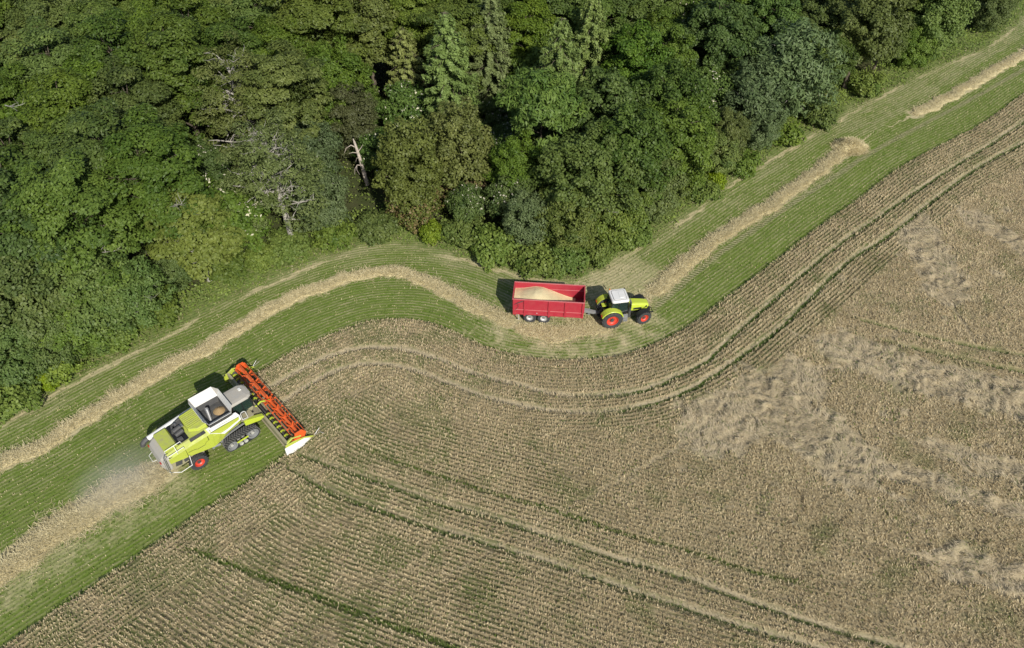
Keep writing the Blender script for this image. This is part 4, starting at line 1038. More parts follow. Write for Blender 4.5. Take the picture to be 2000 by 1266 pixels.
    m.box((-1.2, 0, 1.15), (2.6, 1.6, .5)).box((-3.6, 0, 1.25), (1.5, .9, .4)).tube([(-3.9, -1.4, .72), (-3.9, 1.4, .72)], .12, 10); m.box((-2.1, -.95, 1.05), (.8, .5, .35)); m.tube([(-2.6, -1.35, 1.20), (-1.9, -1.4, 1.05)], .12, 10); m.box((-2.5, -1.35, 1.12), (.18, .25, .3))
    m.build('chassis', M_GREY, t, .03)
    # tracks
    for s in (-1, 1):
        yc = s * 1.50; hw = .36
        tr = MB()
        wheels = ((.62, .58, .57), (-1.22, .53, .52))
        outer = []
        (fx, fz, fr), (rx, rz, rr_) = wheels
        for k in range(13): a = R(88 - 176 * k / 12); outer.append((fx + fr * math.cos(a), fz + fr * math.sin(a)))
        for k in range(13): a = R(-92 - 176 * k / 12); outer.append((rx + rr_ * math.cos(a), rz + rr_ * math.sin(a)))
        outer = [(x, max(z, 0.005)) for x, z in outer]
        cx_, cz_ = -.3, .56
        inner = [(x + (cx_ - x) * .07 if abs(x - cx_) > .3 else x, z + (cz_ - z) * .13) for x, z in outer]
        n = len(outer)
        vs = [[tr.bm.verts.new((p[0], yc + dy, p[1])) for p in L_] for L_, dy in ((outer, -hw), (outer, hw), (inner, hw), (inner, -hw))]
        for a_, b_ in ((0, 1), (1, 2), (2, 3), (3, 0)):
            for i in range(n):
                j = (i + 1) % n; tr.bm.faces.new((vs[a_][i], vs[a_][j], vs[b_][j], vs[b_][i]))
        belt = tr.build('track', M_RUBBER, t); tr = MB()
        P = [Vector((x, 0, z)) for x, z in outer]; tot = [0]
        for i in range(n): tot.append(tot[-1] + (P[(i + 1) % n] - P[i]).length)
        NL = 34
        for k in range(NL):
            for q in (-1, 1):
                d = tot[-1] * (k + (.0 if q < 0 else .5)) / NL
                def at(dd):
                    dd %= tot[-1]; i = max(j for j in range(n) if tot[j] <= dd); f = (dd - tot[i]) / (tot[i + 1] - tot[i])
                    p = P[i].lerp(P[(i + 1) % n], f); tn = (P[(i + 1) % n] - P[i]).normalized(); return p, tn
                rings = []
                for h_ in (0, .05):
                    ring = []
                    for yy, o_ in ((q * .02, 0.0), (q * hw, .15)):
                        for e_ in (-.035, .035):
                            p, tn = at(d + o_ + e_ * (1 if h_ == 0 else .7)); nn = Vector((-tn.z, 0, tn.x)); 
                            if nn.dot(p - Vector((cx_, 0, cz_))) < 0: nn = -nn
                            ring.append((p.x + nn.x * h_, yc + yy, max(p.z + nn.z * h_, .0)))
                    rings.append([ring[0], ring[1], ring[3], ring[2]])
                tr.loft(rings)
        tr.build('track_lugs', M_LUG, belt)
        for (x_, z_, r_) in wheels:
            m = MB(); m.lathe([(.02, s * .05), (r_ * .30, s * .05), (r_ * .34, s * .16), (r_ * .60, s * .16), (r_ * .68, s * .33), (r_ * .87, s * .34), (r_ * .87, -s * .3), (.02, -s * .3)], n=28)
            for k in range(6):
                a = 2 * math.pi * k / 6; m.disc((r_ * .46 * math.cos(a), 0, r_ * .46 * math.sin(a)), .03, s * .15, s * .20, 8)
            w_ = m.build('track_wheel', M_GREY, belt); w_.location = (x_, yc, z_)
            m = MB(); m.disc((0, 0, 0), r_ * .24, s * .05, s * .26, 16); c_ = m.build('hub', M_RIMGREY, belt); c_.location = (x_, yc, z_)
        for x_ in (-.50, -.10):
            m = MB(); m.lathe([(.03, s * .30), (.10, s * .33), (.17, s * .35), (.17, -s * .3), (.03, -s * .3)], n=20); w_ = m.build('track_roller', M_RIMGREY, belt); w_.location = (x_, yc, .25)
        m = MB(); m.box((-.30, yc + s * .33, .62), (1.0, .06, .15), (0, R(-2), 0)); m.build('track_beam', M_LIMECLEAN, belt, .015)
        m = MB(); m.prism([(-1.75, .72), (-1.60, 1.10), (-.75, 1.28), (.35, 1.42), (.95, 1.34), (.95, 1.28), (.3, 1.34), (-.7, 1.21), (-1.52, 1.03), (-1.66, .70)], s * .98, s * 1.13); m.build('mudguard', M_GREY, t, .015)
    # rear wheels
    for s in (-1, 1):
        wheel(t, -3.92, s * 1.48, .74, .60, .38, M_RIMRED, s, 17)
    # rear right rails and ladder
    m = MB()
    m.tube([(-6.1, -1.35, 1.15), (-5.4, -1.85, 1.05), (-4.5, -1.95, 1.25), (-4.35, -1.62, 2.0)], .028, 8); m.build('lower_rail', M_WHITE, t)
    m = MB()
    for y_, z_ in ((-1.20, 3.35), (-1.52, 2.95)): m.tube([(-5.75, y_, z_ - .25), (-5.72, y_, z_), (-4.45, y_ + .0, z_ + .12), (-4.42, y_, z_ - .1)], .026, 8)
    m.tube([(-5.0, -1.20, 3.42), (-5.0, -1.52, 3.02), (-5.0, -1.52, 2.7)], .022, 8); m.build('deck_rail', M_WHITE, t)
    m = MB()
    for y_ in (-1.62, -1.30): m.tube([(-5.85, y_, 3.1), (-6.0, y_, 2.95), (-6.05, y_ - .05, 1.1)], .028, 8)
    for k in range(6): m.tube([(-6.03, -1.64, 1.25 + .28 * k), (-6.03, -1.33, 1.25 + .28 * k)], .02, 6)
    m.tube([(-5.9, -1.7, 1.3), (-6.2, -1.75, 1.8), (-6.15, -1.70, 3.0), (-5.95, -1.62, 3.3), (-5.75, -1.6, 3.25)], .024, 8); m.build('ladder', M_STEEL, t)
    m = MB(); m.tube([(-6.35, 1.0, 1.6), (-6.65, .9, 1.5), (-6.65, .2, 1.45), (-6.35, .1, 1.5)], .022, 8); m.build('tow_frame', M_WHITE, t)
    m = MB(); m.box((-5.0, -1.30, 2.62), (1.35, .30, .05)); m.build('service_step', M_DARK, t, .01)
    for y_ in (-1.2, 1.2):
        m = MB(); m.box((-6.33, y_ * .9, 2.3), (.06, .22, .14)); m.build('tail_light', M_TAIL, t, .015)
    # ---- header
    HW = 5.02
    m = MB()
    m.box((1.98, 0, .62), (.08, 2 * HW, .95)).box((2.05, 0, 1.12), (.16, 2 * HW, .14)).box((2.0, 0, .25), (.26, 2 * HW, .20))
    hd = m.build('header', M_CRUMB, t, .02)
    m = MB(); m.prism([(1.95, .30), (2.35, .17), (2.75, .20), (3.30, .13), (3.30, .10), (2.75, .15), (2.35, .12), (1.95, .24)], -HW, HW); m.build('header_floor', M_CRUMB, hd, .01)
    m = MB(); m.tube([(2.38, -HW + .05, .52), (2.38, HW - .05, .52)], .17, 18); au = m.build('auger', M_DARK, t)
    m = MB()
    for s in (-1, 1):
        turns = 7; n_ = turns * 16
        prev = None
        for k in range(n_ + 1):
            f = k / n_; a = s * 2 * math.pi * turns * f; y_ = s * (HW - .12 - (HW - .95) * f)
            ci, si = math.cos(a), math.sin(a)
            cur = [tr_v for tr_v in (m.bm.verts.new((2.38 + .16 * ci, y_ - .04, .52 + .16 * si)), m.bm.verts.new((2.38 + .33 * ci, y_ - .04, .52 + .33 * si)), m.bm.verts.new((2.38 + .33 * ci, y_ + .04, .52 + .33 * si)), m.bm.verts.new((2.38 + .16 * ci, y_ + .04, .52 + .16 * si)))]
            if prev:
                for i in range(4):
                    m.bm.faces.new((prev[i], prev[(i + 1) % 4], cur[(i + 1) % 4], cur[i]))
            prev = cur
    m.build('auger_flight', M_LIMECLEAN, au)
    m = MB(); m.box((3.34, 0, .115), (.10, 2 * HW, .03))
    for k in range(100): m.box((3.43, -HW + .05 + .1 * k, .115), (.14, .025, .02))
    m.build('knife', M_BLACK, t)
    # dividers
    for s in (-1, 1):
        m = MB(); m.prism([(1.72, .15), (3.4, .10), (4.35, .16), (4.30, .30), (3.5, .80), (2.6, 1.05), (1.80, 1.12)], s * HW, s * (HW + .07)); dv = m.build('divider', M_LIME, t, .02)
        m = MB(); m.loft([[(1.62, s * (HW + .08), .15), (3.35, s * (HW + .08), .12), (4.20, s * (HW + .08), .16), (3.45, s * (HW + .08), .72), (1.68, s * (HW + .08), .88)], [(1.60, s * (HW + .32), .14), (3.1, s * (HW + .28), .12), (4.15, s * (HW + .10), .15), (3.3, s * (HW + .22), .42), (1.64, s * (HW + .28), .50)]])
        m.build('divider_cover', M_WHITE if s < 0 else M_LIME, dv, .03)
        m = MB(); m.tube([(4.2, s * (HW + .05), .25), (4.75, s * (HW + .25), .55), (4.95, s * (HW + .5), .40)], .018, 6).tube([(4.2, s * (HW + .05), .25), (4.9, s * (HW - .1), .60)], .018, 6); m.build('crop_lifter', M_STEEL, dv)
        m = MB(); m.tube([(2.0, s * (HW - .05), 1.12), (2.5, s * (HW - .05), 1.38), (3.25, s * (HW - .05), 1.08)], .07, 8); m.box((2.35, s * (HW - .10), 1.25), (.5, .16, .14), (0, R(-25), 0)); m.build('reel_arm', M_LIME, t, .01)
        m = MB(); m.box((2.9, s * (HW - .02), .95), (.5, .10, .30)); m.disc((2.55, s * (HW - .12), .75), .24, s * (HW - .18), s * (HW - .08), 18); m.build('reel_drive', M_ORANGE if s < 0 else M_DARK, t, .02)
    m = MB(); m.tube([(1.95, .0, 1.2), (2.5, 0.0, 1.45), (3.22, 0, 1.10)], .08, 8); m.build('reel_arm', M_LIMECLEAN, t)
    # reel: two halves, each with a tube, six bars with tines, spiders and broad slats
    RX, RZ, RR = 3.22, 1.08, .52
    for s in (-1, 1):
        ph = R(10) if s < 0 else R(34)
        ya, yb = (.16, HW - .16)
        m = MB(); m.tube([(RX, s * ya, RZ), (RX, s * yb, RZ)], .13, 12); reel = m.build('reel', M_ORANGE, t)
        for k in range(6):
            a = ph + 2 * math.pi * k / 6; bx, bz = RX + RR * math.cos(a), RZ + RR * math.sin(a)
            m = MB(); m.tube([(bx, s * ya, bz), (bx, s * yb, bz)], .030, 8); m.build('reel_bar', M_ORANGE, reel)
            m = MB(); m.box((bx - .02, s * (ya + yb) / 2, bz - .03), (.02, yb - ya - .1, .02))
            for j in range(26):
                yy = s * (ya + .1 + (yb - ya - .2) * j / 25); m.box((bx - .05, yy, bz - .15), (.016, .016, .26), (0, R(18), 0))
            m.build('tine_row', M_BLACK, reel)
        for j in range(5):
            m = MB(); yy = s * (ya + (yb - ya) * j / 4)
            for k in range(6):
                a = ph + 2 * math.pi * k / 6; a2 = ph + 2 * math.pi * (k + .5) / 6
                m.loft([[(RX + .10 * math.cos(a - .55), yy - .05, RZ + .10 * math.sin(a - .55)), (RX + (RR + .03) * math.cos(a - .10), yy - .05, RZ + (RR + .03) * math.sin(a - .10)), (RX + (RR + .03) * math.cos(a + .10), yy - .05, RZ + (RR + .03) * math.sin(a + .10)), (RX + .10 * math.cos(a + .55), yy - .05, RZ + .10 * math.sin(a + .55))],
                        [(RX + .10 * math.cos(a - .55), yy + .05, RZ + .10 * math.sin(a - .55)), (RX + (RR + .03) * math.cos(a - .10), yy + .05, RZ + (RR + .03) * math.sin(a - .10)), (RX + (RR + .03) * math.cos(a + .10), yy + .05, RZ + (RR + .03) * math.sin(a + .10)), (RX + .10 * math.cos(a + .55), yy + .05, RZ + .10 * math.sin(a + .55))]])
            m.build('reel_spider', M_ORANGE, reel, .008)
        if s > 0:
            for j in range(4):
                m = MB(); y_a = ya + (yb - ya) * j / 4 + .14; y_b = ya + (yb - ya) * (j + 1) / 4 - .14
                m.box((RX - .10, (y_a + y_b) / 2, RZ + .26), (.30, y_b - y_a, .03), (0, R(-18), 0)); m.build('reel_slat', M_ORANGE, reel, .01)
        m = MB(); m.disc((RX, 0, RZ), RR + .06, s * (yb - .02), s * (yb + .06), 6); m.build('reel_end_shield', M_ORANGE, reel, .01)
combine()

# ------------------------------------------------------------------ trees
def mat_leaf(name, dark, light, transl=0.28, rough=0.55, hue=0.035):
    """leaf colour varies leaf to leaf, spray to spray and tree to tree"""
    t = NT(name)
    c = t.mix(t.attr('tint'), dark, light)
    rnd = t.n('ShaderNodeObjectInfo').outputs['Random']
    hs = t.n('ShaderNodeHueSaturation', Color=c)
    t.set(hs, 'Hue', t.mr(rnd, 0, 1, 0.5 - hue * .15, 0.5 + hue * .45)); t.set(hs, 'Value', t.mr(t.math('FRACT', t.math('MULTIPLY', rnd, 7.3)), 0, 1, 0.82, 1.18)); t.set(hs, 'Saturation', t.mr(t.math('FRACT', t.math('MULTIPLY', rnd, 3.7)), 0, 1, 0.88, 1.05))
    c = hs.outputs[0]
    t.done(c, rough, 0.3)
    tr = t.n('ShaderNodeBsdfTranslucent', Color=c)
    mx = t.n('ShaderNodeMixShader'); t.set(mx, 'i0', transl); t.set(mx, 'i1', t.p.outputs[0]); t.set(mx, 'i2', tr.outputs[0])
    t.t.links.new(mx.outputs[0], t.out.inputs['Surface'])
    return t.m
ML = dict(
    beech=mat_leaf('beech_leaves', (0.046, 0.086, 0.010), (0.158, 0.216, 0.031)),
    olive_beech=mat_leaf('olive_beech_leaves', (0.058, 0.092, 0.011), (0.205, 0.247, 0.044)),
    maple=mat_leaf('maple_leaves', (0.042, 0.086, 0.011), (0.143, 0.208, 0.032)),
    hedge_maple=mat_leaf('low_maple_leaves', (0.059, 0.110, 0.018), (0.183, 0.245, 0.049)),
    hedge_oak=mat_leaf('low_oak_leaves', (0.061, 0.100, 0.018), (0.196, 0.233, 0.053)),
    oak=mat_leaf('oak_leaves', (0.046, 0.082, 0.011), (0.155, 0.208, 0.038)),
    robinia=mat_leaf('robinia_leaves', (0.055, 0.120, 0.012), (0.183, 0.257, 0.036)),
    lime=mat_leaf('brown_olive_leaves', (0.070, 0.092, 0.015), (0.199, 0.227, 0.050)),
    elder=mat_leaf('elder_leaves', (0.042, 0.088, 0.013), (0.148, 0.212, 0.040)),
    willow=mat_leaf('willow_leaves', (0.066, 0.108, 0.031), (0.189, 0.245, 0.087)),
    pale=mat_leaf('yellow_green_leaves', (0.075, 0.116, 0.011), (0.205, 0.250, 0.040)),
    olive_oak=mat_leaf('yellow_olive_leaves', (0.060, 0.094, 0.011), (0.190, 0.236, 0.040)),
    bush=mat_leaf('bush_leaves', (0.096, 0.157, 0.010), (0.260, 0.323, 0.031)),
    bramble=mat_leaf('bramble_leaves', (0.061, 0.114, 0.014), (0.196, 0.251, 0.043)),
    pine=mat_leaf('pine_needles', (0.052, 0.066, 0.018), (0.135, 0.152, 0.048)),
    half_bare=mat_leaf('thin_olive_leaves', (0.072, 0.096, 0.022), (0.190, 0.218, 0.062)),
    spruce=mat_leaf('spruce_needles', (0.078, 0.120, 0.026), (0.245, 0.315, 0.090), 0.15),
    fir=mat_leaf('fir_needles', (0.086, 0.108, 0.015), (0.260, 0.284, 0.058), 0.15),
)
M_FLOWER = mat_leaf('white_flower_heads', (0.45, 0.42, 0.28), (0.75, 0.72, 0.56), 0.2)
M_RUST = mat_leaf('rusty_leaves', (0.15, 0.105, 0.042), (0.25, 0.19, 0.08), 0.2)
M_BARK = plain('bark', (0.12, 0.10, 0.075), 0.9, spec=0.1, var=0.45, scale=3)
M_PALEBARK = plain('pale_grey_bark', (0.36, 0.34, 0.30), 0.85, spec=0.1, var=0.3, scale=3)
M_BLEACHED = plain('bleached_dead_wood', (0.47, 0.41, 0.35), 0.85, spec=0.1, var=0.28, scale=4)

def unit(a): return a / np.maximum(np.linalg.norm(a, axis=1, keepdims=True), 1e-9)
def rdirs(r, n): return unit(r.normal(size=(n, 3)))
def leaf_quads(r, C, N, L, W):
    n = len(C)
    t = unit(np.cross(N, rdirs(r, n))); b = np.cross(N, t)
    L = (L * r.uniform(.7, 1.35, n))[:, None]; W = (W * r.uniform(.7, 1.35, n))[:, None]
    fold = N * (W * r.uniform(-.5, .5, (n, 1)))
    V = np.stack([C - t * L, C + b * W + fold, C + t * L * 1.05, C - b * W + fold], 1)
    return V.reshape(-1, 3)

def crown_mesh(name, seed, zc, rx, rz, nb, rb, nl, L, W, flat=0.75, low=-0.6, jag=0.30, upb=0.5, flowers=0.0, rust=0.0, hang=0.0, thin=0.0):
    r = np.random.default_rng(seed)
    k = np.arange(nb) + .5
    z = 1 - (1 - low) * k / nb; ph = k * 2.39996 + r.uniform(0, 6.28)
    q = np.sqrt(np.clip(1 - z * z, 0, 1)); D = np.stack([q * np.cos(ph), q * np.sin(ph), z], 1)
    D = unit(D + r.normal(0, .13, D.shape))
    lob = 1 + jag * 0.5 * np.sin(3 * np.arctan2(D[:, 1], D[:, 0]) + r.uniform(0, 6.28)) * q
    rad = (r.uniform(1 - jag, 1.0, nb) + .10 * r.normal(size=nb)) * lob
    BC = D * rad[:, None] * np.array([rx, rx, rz]); BC[:, 2] -= hang * np.clip(-D[:, 2] + .3, 0, 1)
    BR = rb * r.uniform(.65, 1.3, nb)
    out = unit(D * np.array([1 / rx, 1 / rx, 1 / rz]))
    # side axis: a spray is longer outwards than across
    cs, ns, ts, ms = [], [], [], []
    bt = np.clip(r.normal(.5, .22, nb), 0, 1)
    for i in range(nb):
        m = int(nl * (BR[i] / rb) ** 2)
        d = rdirs(r, m * 2); d = d[(d @ out[i]) > -.45][:m]; m = len(d)
        rr = r.uniform(.45, 1.0, (m, 1)) ** .7
        p = d * rr * BR[i]; p[:, 2] *= flat
        along = (p @ out[i])[:, None] * out[i][None] * .35
        p = p + along; p[:, 2] -= .16 * np.clip((p ** 2).sum(1), 0, 4)
        cs.append(BC[i] + p)
        nn = d * .55 + out[i] * .25 + np.array([0, 0, upb]) + r.normal(0, .42, (m, 3))
        ns.append(unit(nn))
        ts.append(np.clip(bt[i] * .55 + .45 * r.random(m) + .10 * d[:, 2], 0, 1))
        mm = np.zeros(m, int)
        if flowers > 0 and r.random() < .55:
            mm[(r.random(m) < flowers * 2) & (d[:, 2] > .25)] = 1
        if rust > 0 and D[i, 2] < -.35:
            mm[r.random(m) < rust] = 2
        ms.append(mm)
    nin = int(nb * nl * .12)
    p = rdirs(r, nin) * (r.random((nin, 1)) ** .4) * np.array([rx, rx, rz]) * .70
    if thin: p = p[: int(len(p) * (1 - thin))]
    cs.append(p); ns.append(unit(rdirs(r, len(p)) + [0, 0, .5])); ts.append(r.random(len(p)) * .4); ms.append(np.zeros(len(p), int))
    C = np.concatenate(cs) + [0, 0, zc]; N = np.concatenate(ns); Tn = np.concatenate(ts); Mi = np.concatenate(ms)
    keep = C[:, 2] > .08
    if thin: keep &= r.random(len(C)) > thin
    C, N, Tn, Mi = C[keep], N[keep], Tn[keep], Mi[keep]
    sc = np.where(Mi == 1, .75, 1.0)
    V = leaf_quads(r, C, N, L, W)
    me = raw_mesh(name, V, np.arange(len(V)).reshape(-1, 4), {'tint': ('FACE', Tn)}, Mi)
    return me, BC + [0, 0, zc]

def limb_mesh(name, seed, H, r0, zsplit, targets, n_limbs=9, twig=0):
    rd = random.Random(seed); m = MB()
    top = Vector((rd.uniform(-.3, .3), rd.uniform(-.3, .3), H))
    def on_axis(z): 
        f = z / H; return Vector((top.x * f + .15 * math.sin(2.2 * f * 3 + seed), top.y * f + .15 * math.cos(2.7 * f * 3 + seed), z))
    m.tube([on_axis(H * k / 7) for k in range(8)], [r0 * (1.25 if k == 0 else 1 - .88 * k / 7) for k in range(8)], 8)
    tg = [Vector(t) for t in targets]; rd.shuffle(tg)
    for t in tg[:n_limbs]:
        z0 = max(zsplit * .7, min(H * .9, t.z - rd.uniform(.25, .55) * math.hypot(t.x, t.y) - .3)); a = on_axis(z0)
        mid = a.lerp(t, .5) + Vector((rd.uniform(-.3, .3), rd.uniform(-.3, .3), rd.uniform(.1, .5)))
        rr = r0 * .42 * (1 - .5 * z0 / H)
        m.tube([a, a.lerp(mid, .55), mid, mid.lerp(t, .6) + Vector((0, 0, .1)), t], [rr, rr * .8, rr * .6, rr * .4, rr * .15], 6)
        for _ in range(twig):
            b = a.lerp(t, rd.uniform(.35, .95)); e = b + Vector((rd.uniform(-1.3, 1.3), rd.uniform(-1.3, 1.3), rd.uniform(-.1, 1.0)))
            e2 = e + Vector((rd.uniform(-.7, .7), rd.uniform(-.7, .7), rd.uniform(.1, .6)))
            m.tube([b, b.lerp(e, .5) + Vector((0, 0, .1)), e, e2], [rr * .38, rr * .28, rr * .16, rr * .06], 5)
    bmesh.ops.recalc_face_normals(m.bm, faces=m.bm.faces[:])
    me = bpy.data.meshes.new(name); m.bm.to_mesh(me); m.bm.free()
    return me

def conifer_mesh(name, seed, H, Rb, gap, droop, upswept, nper, L, W, z0=1.0, hangk=.5):
    r = np.random.default_rng(seed); cs, ns, ts = [], [], []; tips = []
    z = z0
    while z < H - .25:
        f = z / H; Rz = Rb * (1 - f) ** .58 * (1 - .25 * (1 - f)) + .12
        nbk = 7 if f < .8 else 5
        a0 = r.uniform(0, 6.28)
        for b in range(nbk):
            a = a0 + 2 * np.pi * b / nbk + r.normal(0, .18); Rr = Rz * r.uniform(.72, 1.15); t_ = np.clip(r.normal(.5, .2), 0, 1)
            m = max(8, int(nper * Rr / Rb)); s = r.random(m) ** .75
            side = r.uniform(-1, 1, m) * (.12 + .34 * (1 - s) * s * 3 * Rr * .35)
            zz = z + Rr * (-droop * s + upswept * s ** 2.2) - np.abs(r.normal(0, .22, m)) * hangk * (.3 + s) + .05
            x = s * Rr * np.cos(a) - side * np.sin(a); y = s * Rr * np.sin(a) + side * np.cos(a)
            cs.append(np.stack([x, y, zz], 1))
            o = np.array([np.cos(a), np.sin(a), 0]); 
            ns.append(unit(np.array([0, 0, .8]) + o * .45 + r.normal(0, .38, (m, 3))))
            ts.append(np.clip(.45 * t_ + .35 * r.random(m) + .25 * s, 0, 1))
            tips.append((x[s.argmax()], y[s.argmax()], zz[s.argmax()]))
        z += gap * r.uniform(.8, 1.25) * (1 - .35 * f)
    C = np.concatenate(cs); N = np.concatenate(ns); Tn = np.concatenate(ts)
    V = leaf_quads(r, C, N, L, W)
    return raw_mesh(name, V, np.arange(len(V)).reshape(-1, 4), {'tint': ('FACE', Tn)}), tips

#        zc   rx   rz   nb  rb   nl  L    W    flat low  jag  kwargs, H trunk, r trunk
KIND = {
 'beech':       (11.5, 4.3, 6.0, 95, 1.15, 270, .165, .088, .50, -.62, .30, dict(upb=.75, hang=1.2), 15.0, .34, 3),
 'olive_beech': (11.5, 4.2, 6.0, 90, 1.10, 265, .165, .090, .52, -.62, .30, dict(upb=.75, hang=1.2), 15.0, .34, 3),
 'maple':       (9.5, 4.2, 5.2, 110, 1.00, 220, .165, .105, .72, -.66, .26, dict(), 12.5, .30, 3),
 'oak':         (8.0, 4.2, 4.6, 150, .82, 140, .145, .105, .80, -.70, .24, dict(), 11.0, .34, 3),
 'hedge_maple': (3.7, 3.0, 3.5, 130, .72, 210, .105, .070, .75, -.88, .24, dict(), 5.2, .14, 2),
 'hedge_oak':   (3.9, 3.1, 3.7, 140, .70, 170, .115, .080, .80, -.88, .22, dict(), 5.5, .16, 2),
 'robinia':     (11.0, 3.5, 3.0, 70, 1.05, 170, .24, .085, .55, -.65, .26, dict(hang=.8), 12.5, .24, 1),
 'lime':        (6.6, 3.3, 6.0, 190, .75, 90, .15, .105, .85, -.90, .16, dict(rust=.35), 11.5, .26, 2),
 'elder':       (5.0, 3.0, 3.2, 80, .85, 120, .17, .100, .80, -.75, .25, dict(flowers=.055), 6.5, .16, 2),
 'willow':      (3.9, 2.6, 3.0, 110, .62, 95, .16, .060, .85, -.85, .22, dict(), 5.5, .14, 2),
 'pale':        (7.0, 3.4, 4.0, 95, .90, 130, .17, .110, .55, -.75, .30, dict(upb=.7, hang=1.0), 9.5, .22, 1),
 'olive_oak':   (8.5, 4.2, 5.0, 130, .90, 160, .160, .100, .70, -.78, .28, dict(), 11.5, .32, 2),
 'bush':        (1.3, 1.6, 1.2, 40, .50, 70, .12, .080, .80, -.50, .25, dict(), 1.6, .05, 1),
 'bramble':     (0.8, 1.8, 1.0, 50, .52, 70, .13, .085, .80, -.35, .30, dict(), 1.2, .04, 2),
 'pine':        (6.5, 2.4, 3.6, 55, .85, 150, .17, .060, .55, -.80, .35, dict(), 9.5, .22, 1),
 'half_bare':   (10.5, 4.6, 5.6, 110, .95, 150, .16, .062, .45, -.62, .34, dict(hang=.6, thin=.22), 15.0, .34, 2),
}
PROTO = {}
def make_protos():
    sd = 100
    for sp, (zc, rx, rz, nb, rb, nl, L, W, flat, low, jag, kw, H, tr, nv) in KIND.items():
        PROTO[sp] = []
        for v in range(nv):
            sd += 1
            f = 1 + .06 * (v - 1)
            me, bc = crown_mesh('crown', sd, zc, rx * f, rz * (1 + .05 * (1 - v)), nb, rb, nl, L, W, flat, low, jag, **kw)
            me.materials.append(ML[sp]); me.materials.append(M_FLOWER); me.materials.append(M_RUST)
            bare = sp == 'half_bare'
            tm = limb_mesh('trunk', sd, H, tr * (1.15 if bare else 1), max(.4, zc - rz * .8), bc[::max(1, len(bc) // 40)], {'bush': 5, 'bramble': 5, 'half_bare': 34, 'beech': 14, 'pale': 14}.get(sp, 10), {'half_bare': 5, 'beech': 1, 'pale': 2, 'maple': 1}.get(sp, 0))
            tm.materials.append(M_PALEBARK if bare or sp in ('pale', 'willow') else M_BARK)
            PROTO[sp].append((me, tm))
    for sp, (H, Rb, gap, dr, ups, nper, L, W, hk, nv) in {'spruce': (17.0, 5.0, .92, .30, .34, 330, .21, .080, 1.3, 2), 'fir': (13.5, 4.2, .70, .12, .32, 260, .19, .080, .6, 1)}.items():
        PROTO[sp] = []
        for v in range(nv):
            sd += 1
            me, tips = conifer_mesh('crown', sd, H, Rb, gap, dr, ups, nper, L, W, 1.2, hk); me.materials.append(ML[sp])
            m = MB(); m.tube([(0, 0, 0), (.05, 0, H * .5), (0, 0, H)], [.24, .14, .02], 8)
            rd = random.Random(sd); rd.shuffle(tips)
            for x, y, z in tips[:60]:
                zb = z + .35 * math.hypot(x, y)
                m.tube([(0, 0, zb), (x * .5, y * .5, zb - .12 * math.hypot(x, y)), (x, y, z)], [.035, .025, .008], 5)
            bmesh.ops.recalc_face_normals(m.bm, faces=m.bm.faces[:]); tm = bpy.data.meshes.new('trunk'); m.bm.to_mesh(tm); m.bm.free(); tm.materials.append(M_BARK)
            PROTO[sp].append((me, tm))
make_protos()

